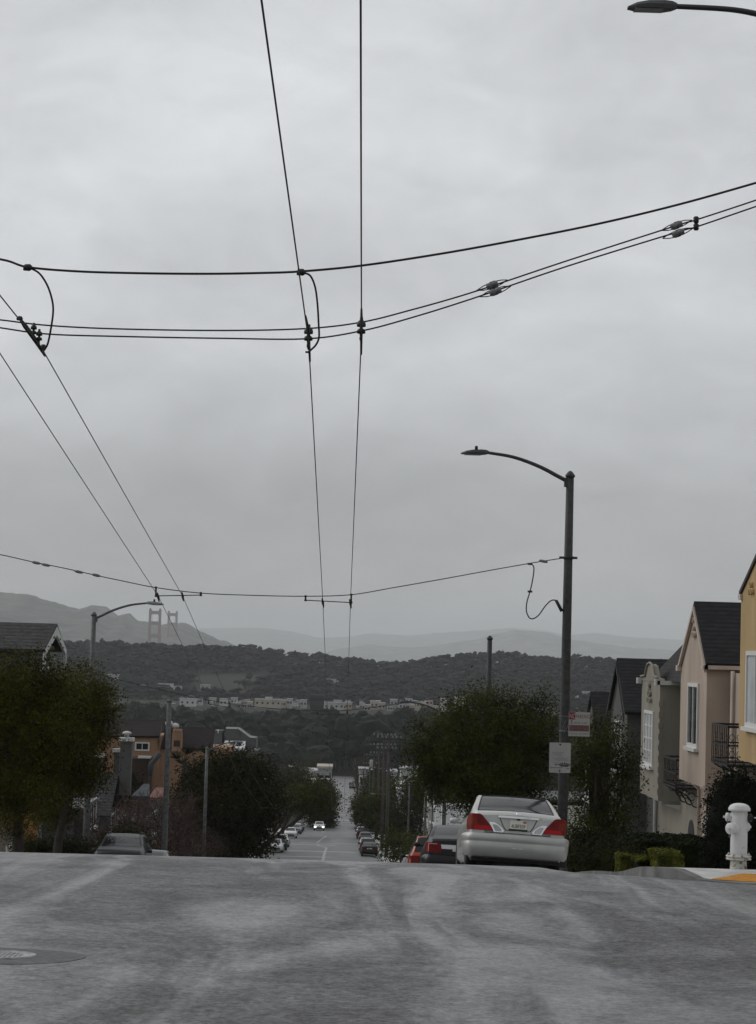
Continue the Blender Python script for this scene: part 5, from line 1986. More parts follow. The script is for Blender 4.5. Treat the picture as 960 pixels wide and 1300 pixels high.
# grey modern house with white deck
dG = 268
XU = lambda u, v=945: P(u, v, dG).x
ZB = lambda v, u=310: P(u, v, dG).z
zg = g(dG)
h = empty('house', (XU(307), dG + 4, zg), 'modern grey house with stepped parapet and white roof deck', 'house')
q = MB()
q.prism([(XU(285), dG + 2.6, zg), (XU(324), dG + 2.6, zg), (XU(324), dG + 2.6, ZB(938)), (XU(316), dG + 2.6, ZB(937.5)), (XU(301), dG + 2.6, ZB(927)), (XU(285), dG + 2.6, ZB(927))], (0, 6, 0))
q.box(XU(281), XU(330), dG, dG + 2.596, zg, ZB(953)); q.box(XU(269), XU(280), dG + 3, dG + 8, zg, ZB(930))
q.build('wall', M['concgrey'], h)
q = MB()
for (u0, v0, u1, v1) in ((285, 927, 301, 927), (301, 927, 316, 937.5), (316, 937.5, 324.3, 938)):
    q.prism([(XU(u0), dG + 2.5, ZB(v0) + .01), (XU(u1), dG + 2.5, ZB(v1) + .01), (XU(u1), dG + 2.5, ZB(v1) + .22), (XU(u0), dG + 2.5, ZB(v0) + .22)], (0, .5, 0))
q.box(XU(323), XU(331), dG - .1, dG + .3, ZB(951), ZB(950)); q.build('coping', M['trim'], h)
q = MB(); q.box(XU(281), XU(313), dG - .4, dG + 2.5, ZB(953) + .004, ZB(951.5)); q.prism([(XU(284), dG - .2, ZB(951)), (XU(311), dG - .2, ZB(951)), (XU(311), dG + 2.4, ZB(943)), (XU(284), dG + 2.4, ZB(943))], (0, 0, .1)); q.build('deck', M['whitew'], h)
for i in range(2):
    q = MB(); u = 290 + i * 8
    q.prism([(XU(u), dG + .4, ZB(949)), (XU(u + 7), dG + .4, ZB(949)), (XU(u + 9), dG + 1.9, ZB(944.4)), (XU(u + 2), dG + 1.9, ZB(944.4))], (0, 0, .12)); q.build('solar_panel', M['bluegrey'], h)
q = MB(); q.tube([P(277, 931, dG + 3), P(277, 926, dG + 3)], .08, 6); q.build('vent_pipe', M['trim'], h)
# odds and ends on the left: gate, tiles, box
a = P(190, 1015, 150); b = P(206, 1062, 150)
root = empty('iron_gate', ((a.x + b.x) / 2, 150, b.z), 'grey iron gate of tall bars behind the bare tree', 'gate')
q = MB()
for i in range(7):
    x = a.x + (b.x - a.x) * i / 6; q.box(x - .03, x + .03, 150, 150.05, b.z, a.z)
q.build('bars', M['galv'], root)
q = MB(); q.box(a.x, b.x, 149.98, 150.06, a.z - .1, a.z); q.build('gate_rail', M['galv'], root)
q = MB(); q.box(a.x, b.x, 149.98, 150.06, b.z + .3, b.z + .4); q.build('gate_rail', M['galv'], root)
q = MB(); a = P(189, 1004, 158); b = P(207, 1015, 158)
q.prism([(a.x, 158, b.z), (b.x, 158, b.z), (b.x - .1, 160, a.z), (a.x + .3, 160, a.z)], (0, 0, .12))
q.build('canopy', M['tile'], porch_house)
q = MB(); a = P(167, 1000, 160); b = P(190, 1013, 160)
q.prism([(a.x, 160, b.z), (b.x, 160, b.z), (b.x - .3, 163, a.z), (a.x + .6, 163, a.z)], (0, 0, .12))
q.build('porch_roof', M['bluegreyw'], porch_house)
q = MB(); a = P(247, 1073, 137); b = P(256, 1083, 137)
q.box(a.x, b.x, 136.9, 137, b.z, a.z); q.box((a.x + b.x) / 2 - .04, (a.x + b.x) / 2 + .04, 136.95, 137.03, g(137), b.z)
tag(q.build('blank_sign', M['tan']), 'small square beige board beside the slim lamp pole', 'sign')
# ------------------------------------------------------------------ vegetation
def leaves(q, rng, blobs, n, size, clump=14, spread=.28, asp=.55, up=.5, inner=.55):
    """many small leaf faces in clumps spread through ellipsoid blobs (centre, radii, weight)"""
    tot = sum(b[2] for b in blobs)
    nc = max(1, n // clump)
    for _ in range(nc):
        t = rng.random() * tot
        for c, r, wt in blobs:
            t -= wt
            if t <= 0: break
        d = Vector((rng.gauss(0, 1), rng.gauss(0, 1), rng.gauss(0, 1)))
        d.normalize()
        k = inner + (1 - inner) * rng.random() ** .6
        k *= 1 + .30 * mnoise.noise(d * 2.4 + Vector(c)) + .16 * mnoise.noise(d * 6.0 + Vector(c))
        if rng.random() < .08: k *= rng.uniform(1.05, 1.25)
        cc = Vector((c[0] + d.x * r[0] * k, c[1] + d.y * r[1] * k, c[2] + d.z * r[2] * k))
        out = Vector((d.x, d.y, d.z + up)).normalized()
        m = int(clump * rng.uniform(.5, 1.5))
        for _ in range(m):
            p = cc + Vector((rng.gauss(0, spread), rng.gauss(0, spread), rng.gauss(0, spread * .75)))
            nn = (out + Vector((rng.gauss(0, .7), rng.gauss(0, .7), rng.gauss(0, .7)))).normalized()
            a = nn.orthogonal().normalized()
            ang = rng.random() * 6.283
            a = (a * math.cos(ang) + nn.cross(a) * math.sin(ang))
            b = nn.cross(a)
            s_ = size * rng.uniform(.6, 1.35)
            a *= s_ * .5; b *= s_ * .5 * asp
            q.add((p - a, p - b * 1.0 + a * .1, p + a, p + b + a * .1), ((0, 1, 2, 3),))


def limbs(q, rng, base, forks, r):
    """trunk to fork point then limbs out to the given ends"""
    fk = forks[0]
    q.tube(catm([base, base + (fk - base) * .5 + Vector((rng.uniform(-.1, .1), rng.uniform(-.1, .1), 0)), fk], 4), [r * (1.15 - .4 * i / 8) for i in range(9)], 9)
    for e in forks[1:]:
        mid = fk + (e - fk) * .5 + Vector((rng.uniform(-.3, .3), rng.uniform(-.3, .3), rng.uniform(-.1, .3)))
        cp = catm([fk, mid, e], 4)
        q.tube(cp, [r * .62 * (1 - .85 * i / (len(cp) - 1)) for i in range(len(cp))], 7)
        for k in range(3):
            s_ = cp[3 + k]
            e2 = s_ + (e - fk) * .35 + Vector((rng.uniform(-.7, .7), rng.uniform(-.7, .7), rng.uniform(0, .7)))
            q.tube([s_, (s_ + e2) / 2 + Vector((0, 0, .08)), e2], [r * .22, r * .14, r * .05], 5)


def tree(name, base, blobs, n, size, leafm, label, cat='tree', seed=1, group=None, r=.16, fork=.35, clump=14, spread=.28, inner=.5, asp=.55, nl=6):
    rng = random.Random(seed)
    root = empty(name, base, label, cat, group)
    base = Vector(base)
    top = max(c[2] + r_[2] * .5 for c, r_, w_ in blobs)
    cx = sum(c[0] for c, _, _ in blobs) / len(blobs); cy_ = sum(c[1] for c, _, _ in blobs) / len(blobs)
    fk = base + Vector(((cx - base.x) * .5, (cy_ - base.y) * .5, (top - base.z) * fork))
    ends = []
    for i in range(nl):
        c, rr, _ = blobs[i % len(blobs)]
        ends.append(Vector((c[0] + rng.uniform(-.6, .6) * rr[0], c[1] + rng.uniform(-.6, .6) * rr[1], c[2] + rng.uniform(-.1, .6) * rr[2])))
    q = MB(); limbs(q, rng, base - Vector((0, 0, .15)), [fk] + ends, r)
    q.build('trunk', M['bark'], root)
    q = MB(); leaves(q, rng, blobs, n, size, clump, spread, asp, inner=inner)
    q.build('crown', M[leafm], root)
    return root


def B(u, v, d, ru, rv, rd=None, wt=None):
    """blob seen at (u, v) with pixel radii"""
    c = P(u, v, d)
    k = d / F
    rr = (ru * k, (rd if rd else ru * k), rv * k)
    return ((c.x, c.y, c.z), rr, wt if wt else rr[0] * rr[1] * rr[2])


gb = lambda u, v, d: Vector((P(u, v, d).x, d, g(d) + .1))
# big tree at the left edge: two crowns
tree('street_tree', gb(22, 1080, 66), [B(15, 868, 66, 58, 44), B(52, 862, 66, 34, 36), B(20, 900, 66, 62, 48), B(-40, 920, 66, 60, 70), B(50, 940, 66, 58, 52), B(20, 990, 66, 55, 45), B(0, 1035, 66, 50, 24), B(50, 1015, 68, 36, 26), B(70, 890, 67, 45, 42), B(-20, 1000, 66, 40, 40)],
     58000, .085, 'leafA', 'largest olive green street tree filling the left edge of the picture', seed=11, r=.17, inner=.35, spread=.22)
tree('street_tree', gb(72, 1080, 72), [B(104, 886, 73, 36, 46), B(110, 915, 73, 40, 44), B(92, 960, 73, 45, 50), B(112, 985, 73, 30, 30), B(126, 888, 73, 24, 30), B(75, 1010, 73, 30, 40), B(64, 1035, 73, 26, 20), B(60, 960, 73, 40, 50)],
     40000, .085, 'leafA', 'olive green street tree wrapped round the left lamp pole', seed=12, r=.15, inner=.35, spread=.22)
for ch in bpy.data.objects:
    pass
# round dark tree mid left
tree('street_tree', gb(292, 1080, 152), [B(290, 1015, 152, 68, 52), B(250, 1040, 152, 38, 50), B(332, 1025, 152, 24, 48), B(300, 985, 152, 48, 32), B(312, 1060, 152, 30, 28), B(262, 985, 152, 30, 26), B(285, 1070, 152, 60, 26)],
     60000, .19, 'leafbr', 'broad round dark tree left of the street, right of the slim lamp pole', seed=21, r=.22, inner=.45, spread=.4)
# leafy right tree behind the lamp pole
tree('street_tree', gb(617, 1080, 74), [B(610, 925, 74, 58, 44), B(690, 890, 74, 20, 24), B(585, 905, 74, 26, 26), B(655, 892, 74, 18, 26), B(530, 955, 74, 22, 26), B(560, 950, 74, 44, 46), B(665, 925, 74, 46, 44), B(605, 985, 74, 78, 48), B(675, 980, 74, 38, 45), B(548, 985, 74, 28, 40), B(625, 893, 74, 26, 22), B(690, 940, 74, 26, 40), B(606, 880, 74, 14, 16), B(650, 1030, 74, 60, 34)],
     66000, .085, 'leafC', 'wide leafy green tree behind the silver sedan and lamp pole', seed=31, r=.15, inner=.3, spread=.24)
# sparse tree right of the pole
tree('street_tree', gb(755, 1110, 61), [B(765, 950, 61, 42, 44), B(740, 985, 61, 28, 50), B(790, 990, 61, 28, 46), B(775, 1040, 61, 40, 46), B(750, 925, 61, 24, 26), B(745, 1060, 61, 40, 34), B(765, 1085, 60, 52, 28)],
     23000, .075, 'leafC', 'sparse twiggy tree right of the signed lamp pole before the houses', seed=41, r=.10, fork=.25, inner=.2, spread=.18, nl=12)
tree('shrub', gb(740, 1100, 55), [B(750, 1085, 55, 40, 30), B(735, 1100, 52, 34, 22), B(785, 1095, 54, 34, 22)], 22000, .07, 'leafB', 'dark shrub mass at the foot of the sparse twiggy tree', 'shrub', seed=42, r=.05, inner=.2, spread=.18)
# far street trees
specs = [('left', 392, 1012, 235, 30, 20, 'leafC', 'yellowish green tree left of the far parked cars'), ('left', 378, 1004, 262, 30, 20, 'leafB', 'dark tree behind the yellowish green one on the far left'),
         ('left', 409, 1008, 400, 11, 18, 'leafB', 'slim dark tree at the far left of the street strip'), ('left', 398, 1018, 330, 15, 14, 'leafB', 'dark tree over the far left parked cars'),
         ('left', 410, 1020, 470, 8, 16, 'leafB', 'dark tree past the far crossing on the left'),
         ('right', 474, 1026, 330, 20, 20, 'leafC', 'olive tree over the far right parked cars'), ('right', 466, 1022, 470, 9, 16, 'leafB', 'dark tree past the far crossing on the right'),
         ('right', 510, 1045, 290, 26, 34, 'leafB', 'dark tree behind the near wooden utility pole'), ('right', 535, 1010, 300, 24, 22, 'leafB', 'dark tree behind the pale thin pole'),
         ('right', 484, 1036, 360, 18, 18, 'leafB', 'dark tree between utility poles and parked cars'), ('right', 500, 1010, 420, 22, 18, 'leafC', 'green tree above the far street lamp'),
         ('right', 467, 1036, 395, 8, 11, 'leafB', 'small dark tree at the far crossing on the right'),
         ('left', 409, 1038, 392, 9, 10, 'leafB', 'small dark tree at the far crossing on the left')]
for i, (sd_, u, v, d, ru, rv, lm, lab) in enumerate(specs):
    b0_ = gb(u, v, d)
    if sd_ == 'left': b0_.x = min(b0_.x, -9.2)
    else: b0_.x = max(b0_.x, 4.8)
    tree('street_tree', b0_, [B(u, v, d, ru, rv), B(u - ru * .5, v + rv * .35, d, ru * .65, rv * .75), B(u + ru * .5, v + rv * .3, d, ru * .6, rv * .7)], 9000, .24 * d / 250, lm, lab, seed=60 + i, r=.2, inner=.35, spread=.55 * d / 250, clump=12)
rt = random.Random(77)
for i, y in enumerate(list(range(450, 985, 22))):
    for sd_ in (-1, 1):
        x = (-12.0 if sd_ < 0 else 7.6) + rt.uniform(-.8, .8)
        yy = y + rt.uniform(-6, 6)
        hgt = rt.uniform(7, 11)
        zb = g(yy) + .1
        c = ((x, yy, zb + hgt * .62), (rt.uniform(2.4, 3.4), rt.uniform(2.6, 3.8), hgt * .38), 1)
        tree('roadside_tree', (x, yy, zb), [c], 1500, .5, 'leafB', 'dark roadside tree lining the %s of the street strip climbing away' % ('left' if sd_ < 0 else 'right'),
             seed=200 + i * 2 + (sd_ > 0), group='roadside trees lining the far street, %s side' % ('left' if sd_ < 0 else 'right'), r=.2, inner=.4, spread=.8, clump=8, nl=3)
# low bushes beside the utility poles
tree('shrub', gb(505, 1085, 215), [B(505, 1075, 215, 26, 22), B(530, 1078, 205, 18, 20)], 5000, .22, 'leafC', 'olive roadside shrub below the wooden utility poles', 'shrub', seed=90, r=.08, inner=.3, spread=.4)
tree('shrub', gb(60, 1088, 76), [B(40, 1078, 76, 30, 16), B(80, 1078, 76, 34, 14), B(115, 1082, 78, 26, 10)], 8000, .09, 'leafB', 'low dark hedge of shrubs under the left trees', 'shrub', seed=91, r=.06, inner=.3, spread=.16)
tree('shrub', gb(228, 1080, 128), [B(232, 1050, 128, 26, 36), B(255, 1075, 128, 34, 20)], 8000, .12, 'twig', 'reddish brown bare shrub right of the thick grey pole', 'shrub', seed=92, r=.06, inner=.2, spread=.3, asp=.18)
for (u, v, d, ru, rv, lm, lab, sd_) in ((176, 1040, 135, 26, 40, 'twig', 'reddish leafless bush behind the dark suv', 301), (158, 1070, 100, 22, 16, 'leafB', 'dark shrub right behind the roof of the dark suv', 302),
                                        (200, 1035, 172, 16, 30, 'twig', 'brown thicket at the iron gate', 303), (160, 1000, 165, 16, 22, 'leafB', 'dark shrub at the foot of the dark grey chimney', 304)):
    tree('shrub', gb(u, v, d), [B(u, v, d, ru, rv), B(u - ru * .5, v + rv * .4, d, ru * .7, rv * .6)], 5000, .16 * d / 120, lm, lab, 'shrub', seed=sd_, r=.06, inner=.2, spread=.3, asp=.14 if lm == 'twig' else .5)
# bare tree
bt = gb(170, 1080, 118)
root = empty('bare_tree', bt, 'leafless twisted tree with reddish twigs behind the dark suv', 'tree')
rb = random.Random(33)
q = MB()


def branch(p, d, ln, r, depth):
    pts = [p]
    for k in range(4):
        d = (d + Vector((rb.gauss(0, .28), rb.gauss(0, .28), rb.gauss(.05, .22)))).normalized()
        pts.append(pts[-1] + d * ln / 4)
    q.tube(catm(pts, 2), [r * (1 - .5 * i / 8) for i in range(9)], 5)
    if depth > 0:
        for k in range(4):
            branch(pts[rb.randint(2, 4)], (d + Vector((rb.gauss(0, .7), rb.gauss(0, .7), rb.gauss(.1, .45)))).normalized(), ln * .74, r * .6, depth - 1)


for k in range(4):
    branch(bt - Vector((0, 0, .2)), Vector((rb.uniform(-.6, .6), rb.uniform(-.4, .4), 1)).normalized(), 2.5, .13, 4)
q.build('branches', M['twig'], root)
# spiky yucca above the round tree
yb = P(238, 968, 166)
root = empty('yucca', (yb.x, yb.y, g(166)), 'spiky yucca heads rising behind the thick grey pole', 'plant')
q = MB(); ry = random.Random(9)
q.tube([(yb.x, 166, g(166)), (yb.x - .2, 166, yb.z)], [.3, .2], 8); q.build('trunk', M['bark'], root)
q = MB()
for (u, v, lean) in ((226, 963, -1.0), (238, 957, .7), (262, 956, 0), (232, 970, .2)):
    c = P(u, v, 166)
    for k in range(26):
        a = ry.random() * 6.283; e = ry.uniform(.2, 1.2)
        d = Vector((math.cos(a) * math.cos(e) + lean * .6, math.sin(a) * math.cos(e), math.sin(e))).normalized()
        sdv = d.cross(Vector((0, 1, 0))).normalized() * .05
        ln = ry.uniform(.6, 1.15)
        q.prism([c - sdv, c + sdv, c + d * ln], (0, .03, 0))
q.build('crown', M['yucca'], root)


# clipped hedges in the right front gardens
def hedge(x0, x1, y0, y1, z0, z1, label, mat, topmat=None, rounded=.05, seed=1, n=5000):
    root = empty('hedge', ((x0 + x1) / 2, (y0 + y1) / 2, z0), label, 'hedge')
    rng = random.Random(seed)
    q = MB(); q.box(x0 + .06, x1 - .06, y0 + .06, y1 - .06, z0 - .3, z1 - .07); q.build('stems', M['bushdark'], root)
    for part in ('foliage', 'top_foliage'):
        q = MB()
        cnt = n if part == 'foliage' else n // 2
        for _ in range(cnt):
            if part == 'foliage':
                f = rng.choice((0, 0, 1, 2, 2))
                x, y, z = rng.uniform(x0, x1), rng.uniform(y0, y1), rng.uniform(z0, z1)
                if f == 0: y = y0 + abs(rng.gauss(0, .03)); nn = Vector((0, -1, .3))
                elif f == 1: x = x1; nn = Vector((1, 0, .3))
                else: x = x0 + abs(rng.gauss(0, .03)); nn = Vector((-1, 0, .3))
            else:
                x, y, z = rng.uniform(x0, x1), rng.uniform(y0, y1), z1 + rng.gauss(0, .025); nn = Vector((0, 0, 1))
            nn = (nn + Vector((rng.gauss(0, .5), rng.gauss(0, .5), rng.gauss(0, .5)))).normalized()
            a = nn.orthogonal().normalized(); b = nn.cross(a)
            s_ = .05 * rng.uniform(.6, 1.3)
            p = Vector((x, y, z))
            q.add((p - a * s_, p - b * s_ * .7, p + a * s_, p + b * s_ * .7), ((0, 1, 2, 3),))
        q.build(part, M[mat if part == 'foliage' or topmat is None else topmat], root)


def hz_(u0, u1, vtop, d, dep, label, mat, topmat, seed, n=4000):
    a, b = P(u0, vtop, d), P(u1, vtop, d)
    hedge(a.x, b.x, d, d + dep, g(d) - .3, a.z, label, mat, topmat, seed=seed, n=n)


hz_(836, 868, 1088, 46.0, 1.6, 'light green clipped box hedge, tallest of the three by the kerb', 'hedgetop', 'hedgetop', 1)
hz_(812, 835, 1094, 47.2, 1.2, 'dark low clipped box hedge in the middle of the three by the kerb', 'hedge', 'hedgetop', 2, 3000)
hz_(788, 803, 1090, 48.5, 1.0, 'small light clipped box hedge, leftmost of the three by the kerb', 'hedgetop', 'hedgetop', 3, 3000)
hz_(806, 900, 1069, 55.5, 2.5, 'long dark clipped hedge behind the three small box hedges', 'hedge', 'hedge', 4, 9000)
hz_(866, 915, 1074, 50.5, 2.2, 'dark hedge block between box hedge and round bush', 'hedge', 'hedge', 5, 7000)
c0 = P(935, 1000, 47.5)
bx = Vector((c0.x, 47.5, g(47.5) + .1))
tree('round_bush', bx, [((bx.x, 47.5, bx.z + 1.0), (.66, .66, 1.25), 1.2), ((bx.x + .55, 47.7, bx.z + 1.15), (.6, .6, 1.1), .8), ((bx.x + .1, 47.3, bx.z + .3), (.8, .6, .6), .6), ((bx.x, 47.5, bx.z + 1.75), (.42, .4, .42), .4)], 26000, .06, 'bushdark',
     'tall black green clipped bush right behind the fire hydrant', 'bush', seed=51, r=.08, inner=.9, spread=.07, clump=10)
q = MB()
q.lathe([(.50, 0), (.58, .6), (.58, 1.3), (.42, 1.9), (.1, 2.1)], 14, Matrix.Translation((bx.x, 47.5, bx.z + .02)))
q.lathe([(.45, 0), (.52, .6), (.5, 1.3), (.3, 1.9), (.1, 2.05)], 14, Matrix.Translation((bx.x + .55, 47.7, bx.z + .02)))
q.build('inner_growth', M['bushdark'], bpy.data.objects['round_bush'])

# ------------------------------------------------------------------ woods far off
_ico = bmesh.new()
bmesh.ops.create_icosphere(_ico, subdivisions=2, radius=1.0)
ICO_V = [v.co.copy() for v in _ico.verts]
ICO_F = [tuple(v.index for v in f.verts) for f in _ico.faces]
_ico.free()
_ico = bmesh.new()
bmesh.ops.create_icosphere(_ico, subdivisions=1, radius=1.0)
ICO1_V = [v.co.copy() for v in _ico.verts]
ICO1_F = [tuple(v.index for v in f.verts) for f in _ico.faces]
_ico.free()


def clump(q, rng, c, r, amp, fine=True):
    """one leafy mass of a far crown: a lump with a broken, knobbly surface"""
    V_, F_ = (ICO_V, ICO_F) if fine else (ICO1_V, ICO1_F)
    o = Vector((rng.random() * 50, rng.random() * 50, rng.random() * 50))
    vs = []
    for v in V_:
        k = 1 + amp * mnoise.noise(v * 1.7 + o) + amp * .8 * mnoise.noise(v * 4.1 + o)
        vs.append((c[0] + v.x * r[0] * k, c[1] + v.y * r[1] * k, c[2] + v.z * r[2] * k * (1 if v.z > 0 else .7)))
    q.add(vs, F_, smooth=False)


def wood(name, mat, n, place, size, per, seed, hgt, wid, fine=True):
    rng = random.Random(seed)
    q = MB()
    k = 0
    while k < n:
        r_ = place(rng)
        if r_ is None: continue
        x, y, sc = r_
        k += 1
        zb = terr(x, y)
        h_ = hgt * sc * rng.uniform(.55, 1.3); w_ = wid * sc * rng.uniform(.6, 1.35)
        q.tube([(x, y, zb - 1), (x, y, zb + h_ * .6)], [.4, .22], 4, cap=False)
        bl = []
        for j in range(rng.randint(2, 4)):
            c = (x + rng.uniform(-.55, .55) * w_, y + rng.uniform(-.55, .55) * w_, zb + h_ * rng.uniform(.45, .84))
            r = (w_ * rng.uniform(.45, .8), w_ * .6, h_ * rng.uniform(.13, .24))
            clump(q, rng, c, r, .55, fine)
            bl.append((c, (r[0] * 1.08, r[1] * 1.08, r[2] * 1.15), 1))
        leaves(q, rng, bl, per, size * sc, 3, size * .4, .8, up=1.2, inner=.85)
    return tag(q.build(name, mat, keep=True), kind='stuff')


def pl_park(rng):
    y = 1005 + 600 * rng.random() ** 1.1
    x = rng.uniform(-.165, .195) * y
    if y < 1030 and abs(x + 2) < 9: return None
    return x, y, 1.0 - .32 * sst(1300, 1600, y)


wood('park_woodland', M['forest'], 1500, pl_park, .85, 110, 5, 20, 7.5)


def pl_ridge(rng):
    y = rng.uniform(1970, 2680)
    x = rng.uniform(-.165, .195) * y
    if mnoise.noise((x * .004, y * .006, 5)) > .52 and y < 2450: return None
    return x, y, rng.uniform(.8, 1.1)


wood('ridge_woodland', M['forest2'], 5600, pl_ridge, 1.3, 16, 6, 11, 6.5, False)


def pl_mid(rng):
    y = rng.uniform(600, 1000)
    x = rng.choice((-1, 1)) * rng.uniform(26, .17 * y)
    return x - 2, y, .6


wood('garden_trees', M['forest'], 170, pl_mid, .7, 120, 8, 16, 7)

# ------------------------------------------------------------------ far town, tower and bridge
rc_ = random.Random(14)
pal = [pm('town_wall_pale', (.42, .42, .41), .8, var=.15, vscale=.2), pm('town_wall_cream', (.42, .385, .32), .8, var=.15, vscale=.2), pm('town_wall_grey', (.34, .35, .36), .8), pm('town_wall_white', (.56, .56, .55), .8), pm('town_wall_pink', (.45, .36, .31), .8)]


def town(u, v0, v1, d, wpx, mi_, label=None, group='pale houses of the far town', depth=14, parts=False, name='town_house', gable=False):
    a, b = P(u - wpx / 2, v1, d), P(u + wpx / 2, v0, d)
    zb = min(terr(a.x, d), a.z) - 2
    root = empty(name, ((a.x + b.x) / 2, d + depth / 2, zb), label or 'pale house in the far town strip beyond the park woods', 'house' if name == 'town_house' else 'building', group)
    q = MB()
    q.box(a.x, b.x, d, d + depth, zb, b.z); q.build('wall', pal[mi_], root)
    q = MB()
    if gable:
        zr = b.z + (b.x - a.x) * .22
        q.prism([(a.x - .4, d - .4, b.z + .01), (b.x + .4, d - .4, b.z + .01), ((a.x + b.x) / 2, d - .4, zr)], (0, depth + .8, 0))
        q.build('roof', M['roofgrey'], root)
    else:
        q.box(a.x - .3, b.x + .3, d - .3, d + depth + .3, b.z + .01, b.z + .6); q.build('roof', pal[(mi_ + 2) % 3], root)
    nw = min(5, max(2, int((b.x - a.x) / 4)))
    hh = b.z - a.z
    for r_ in range(min(3, max(1, int(hh / 4.2)))):
        for i in range(nw):
            x = a.x + (b.x - a.x) * (i + .5) / nw
            z = b.z - 2.6 - r_ * 3.6
            if z > zb:
                q = MB(); q.box(x - .75, x + .75, d - .06, d - .01, z - .8, z + .8)
                q.build('window', M['glasswin'], root)
    return root


us = 214
while us < 566:
    wpx = rc_.uniform(4, 11)
    if not (388 < us < 416):
        base = 903.5 + (us - 400) * .008 + rc_.uniform(-4, 2)
        t = rc_.uniform(7, 13) * (1.0 if us > 250 else .7)
        town(us, base - t, base, 1836 + rc_.uniform(-15, 50), wpx, rc_.choice((0, 0, 1, 1, 2, 3, 4)), gable=rc_.random() < .25)
    us += wpx * rc_.uniform(.7, 1.6)
us = 215
while us < 565:
    wpx = rc_.uniform(5, 11)
    t = rc_.uniform(4, 9)
    if rc_.random() < .75: town(us, 895 - t, 897, 1921 + rc_.uniform(0, 40), wpx, rc_.choice((0, 1, 2, 2, 4)), gable=rc_.random() < .3)
    us += wpx * 1.2
for (u, v0, v1, d, wpx, mi_, lab) in ((238, 888, 893, 1802, 20, 3, 'long bright white low building left in the far town'), (340, 889, 900, 1810, 34, 1, 'long cream building with many windows in the far town'),
                                       (424, 893, 902, 1810, 26, 0, 'long pale building right of the dark tower'), (143, 857, 871, 2176, 15, 2, 'plain pale block building above the left tree'),
                                       (209, 869, 874, 2108, 20, 3, 'row of white peaked pavilions on the ridge slope'), (225, 872, 877, 2099, 9, 3, 'small white building right of the peaked pavilions'),
                                       (132, 838, 844, 2380, 13, 3, 'white building high on the left ridge slope'), (260, 870, 874, 2125, 12, 2, 'grey white low building on the ridge slope'),
                                       (422, 863, 867, 2227, 16, 3, 'white villa alone in the ridge woods'), (187, 898, 902, 1751, 12, 3, 'white building low at the left park edge'),
                                       (160, 872, 876, 2082, 26, 3, 'long white roof beside the plain pale block'), (520, 912, 920, 1742, 6, 0, 'white house below the town strip at right'),
                                       (750, 879, 886, 2125, 18, 2, 'pale house on the ridge slope right of the lamp pole'), (640, 884, 891, 2040, 10, 0, 'pale house on the slope above the leafy right tree'),
                                       (660, 886, 892, 2023, 12, 1, 'cream house on the slope above the leafy right tree'), (690, 886, 894, 2006, 13, 3, 'white house on the slope left of the lamp pole'),
                                       (585, 886, 900, 1870, 14, 1, 'cream house just right of the leafy tree top'), (730, 884, 892, 2057, 10, 3, 'white house on the slope just right of the lamp pole')):
    town(u, v0, v1, d, wpx, mi_, lab, group=None, name='far_building')
for (u, v0, v1, d, wpx, mi_, lab) in ((385, 981, 992, 640, 42, 1, 'beige flat roofed block above the far left trees'), (377, 978, 986, 690, 22, 1, 'beige block behind the flat roofed one'), (412, 976, 996, 610, 18, 2, 'grey block left of the street strip'),
                                       (372, 992, 999, 560, 30, 3, 'white low roof in front of the beige block'), (466, 980, 996, 600, 20, 3, 'bright white building behind the transformer pole'),
                                       (490, 982, 990, 640, 28, 3, 'white building behind the utility pole cluster'), (520, 978, 990, 680, 22, 0, 'pale building right of the utility pole cluster'), (404, 996, 1006, 500, 24, 2, 'pale low building above the far left cars')):
    town(u, v0, v1, d, wpx, mi_, lab, group=None, name='block_building')
# meadow road lines on the park: low pale walls
for (u0, u1, v, d) in ((290, 312, 922, 1280), (320, 360, 922.5, 1280)):
    q = MB(); a, b = P(u0, v, d), P(u1, v, d)
    q.box(a.x, b.x, d, d + 4, terr(a.x, d) - 1, a.z)
    tag(q.build('low_building', pal[0]), 'long low pale roof among the park woods' if u0 > 300 else 'short low pale roof among the park woods', 'building')
# dark museum tower, flaring upward
a, b = P(393, 905, 1560), P(411.5, 884, 1560)
cx = (a.x + b.x) / 2
hw = abs(b.x - a.x) / 2
root = empty('observation_tower', (cx, 1560, terr(cx, 1560)), 'dark brown flaring tower standing out in front of the far town', 'tower')
q = MB()
zt, zb = b.z, terr(cx, 1560) - 2
rows = []
for (k, z) in ((.62, zb), (.68, zt - 13), (1.02, zt - 6), (1.04, zt)):
    rows.append([(cx - hw * k, 1560 - hw * k, z), (cx + hw * k, 1560 - hw * k, z), (cx + hw * k, 1560 + hw * k, z), (cx - hw * k, 1560 + hw * k, z), (cx - hw * k, 1560 - hw * k, z)])
q.grid(rows, smooth=False)
cop = pm('weathered_copper', (.012, .009, .008), .7, var=.3, vscale=.3)
q.build('shaft', cop, root)
q = MB(); q.box(cx - hw * 1.1, cx + hw * 1.1, 1560 - hw * 1.1, 1560 + hw * 1.1, zt + .01, zt + .8); q.build('roof', cop, root)
q = MB(); q.box(cx - hw * 1.06, cx + hw * 1.06, 1560 - hw * 1.05, 1560 - hw * 1.0, zt - 3.2, zt - 1.4); q.build('windows', M['glasswin'], root)

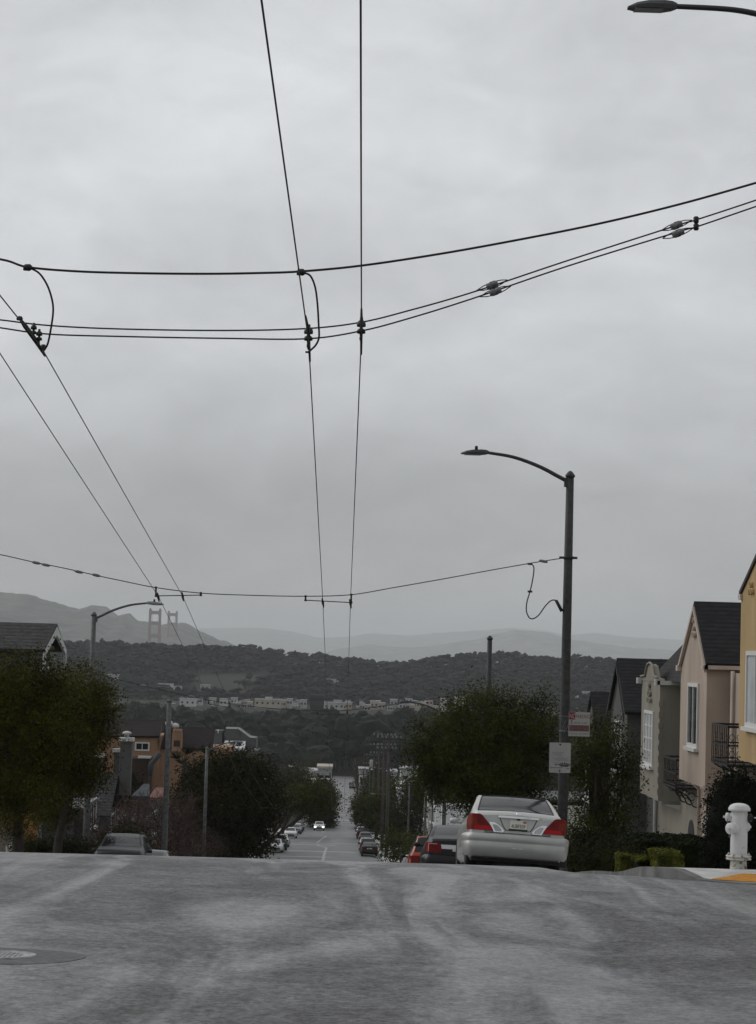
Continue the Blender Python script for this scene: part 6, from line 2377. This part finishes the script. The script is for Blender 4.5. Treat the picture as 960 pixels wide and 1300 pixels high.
# suspension bridge
orange = pm('bridge_orange', (.13, .045, .038), .7)
W0 = -131
root = empty('suspension_bridge', (P(200, 810, 8200).x, 8200, W0), 'two red suspension bridge towers rising in haze behind the wooded ridge', 'bridge')
tw = []
for (u0, u1, v, d) in ((191.0, 203.5, 774, 8200), (214.5, 224.5, 777, 9750)):
    a, b = P(u0, v, d), P(u1, v, d)
    cx, sp_, zt = (a.x + b.x) / 2, (b.x - a.x), a.z
    q = MB()
    legs = []
    for s_ in (-1, 1):
        for (f0, f1, wd) in ((0, .45, 12.8), (.45, .66, 11.4), (.66, .84, 9.8), (.84, 1.0, 8.4)):
            x = cx + s_ * sp_ / 2
            q.box(x - wd / 2, x + wd / 2, d - wd * .8, d + wd * .8, W0 + (zt - W0) * f0, W0 + (zt - W0) * f1 - .01)
        q.lathe([(4, 0), (4, 3), (1.5, 6)], 8, Matrix.Translation((cx + s_ * sp_ / 2, d, zt)))
    t_o = q.build('tower', orange, root)
    q = MB()
    for (f, hgt_) in ((.985, 12), (.84, 12), (.665, 12), (.47, 12)):
        z = W0 + (zt - W0) * f
        q.box(cx - sp_ / 2 + 2.6, cx + sp_ / 2 - 2.6, d - 3.5, d + 3.5, z - hgt_, z)
        for s_ in (-1, 1):
            x = cx + s_ * (sp_ / 2 - 3)
            q.prism([(x, d - 3, z - hgt_), (x - s_ * 6, d - 3, z - hgt_), (x, d - 3, z - hgt_ - 6)], (0, 6, 0))
    for zz in (.08, .18, .27):
        z = W0 + (zt - W0) * zz
        q.tube([(cx - sp_ / 2, d, z), (cx + sp_ / 2, d, z + 18)], 1.6, 6); q.tube([(cx + sp_ / 2, d, z), (cx - sp_ / 2, d, z + 18)], 1.6, 6)
    q.build('strut', orange, t_o)
    tw.append((cx, d, zt, sp_))
(xa, da, za, sa), (xb, db, zb2, sb) = tw
q = MB()
dirv = Vector((xb - xa, db - da, 0)).normalized()
nv = Vector((dirv.y, -dirv.x, 0)) * 13
zd = W0 + 72
p0, p1 = Vector((xa, da, zd)) - dirv * 340, Vector((xb, db, zd)) + dirv * 340
q.prism([p0 - nv, p0 + nv, p0 + nv + Vector((0, 0, 7)), p0 - nv + Vector((0, 0, 7))], p1 - p0)
q.build('deck', orange, root)
for s_ in (-1, 1):
    q = MB()
    off = nv * s_
    pts = []
    A_, B2 = Vector((xa, da, za)) + off, Vector((xb, db, zb2)) + off
    pts.append(Vector((xa, da, zd + 6)) - dirv * 340 + off)
    for k in range(0, 21):
        t = k / 20
        sag = (1 - (2 * t - 1) ** 2) * (za - zd - 10)
        pts.append(A_ + (B2 - A_) * t - Vector((0, 0, sag)))
    pts.append(Vector((xb, db, zd + 6)) + dirv * 340 + off)
    q.tube(pts, .46, 5)
    q.build('main_cable', orange, root)
# ------------------------------------------------------------------ render set-up
scene.render.engine = 'CYCLES'
scene.view_settings.view_transform = 'Standard'
scene.view_settings.look = 'None'
scene.view_settings.exposure = 0.0
scene.view_settings.gamma = 1.0
scene.view_settings.use_curve_mapping = False
cy = scene.cycles
cy.use_denoising = True
cy.max_bounces = 8
cy.diffuse_bounces = 3
cy.glossy_bounces = 3
cy.transmission_bounces = 4
cy.volume_bounces = 1
cy.transparent_max_bounces = 8
cy.sample_clamp_indirect = 6
cy.caustics_reflective = False
cy.caustics_refractive = False
cy.pixel_filter_type = 'BLACKMAN_HARRIS'
cy.filter_width = 1.5
scene.world.cycles.sampling_method = 'AUTOMATIC'
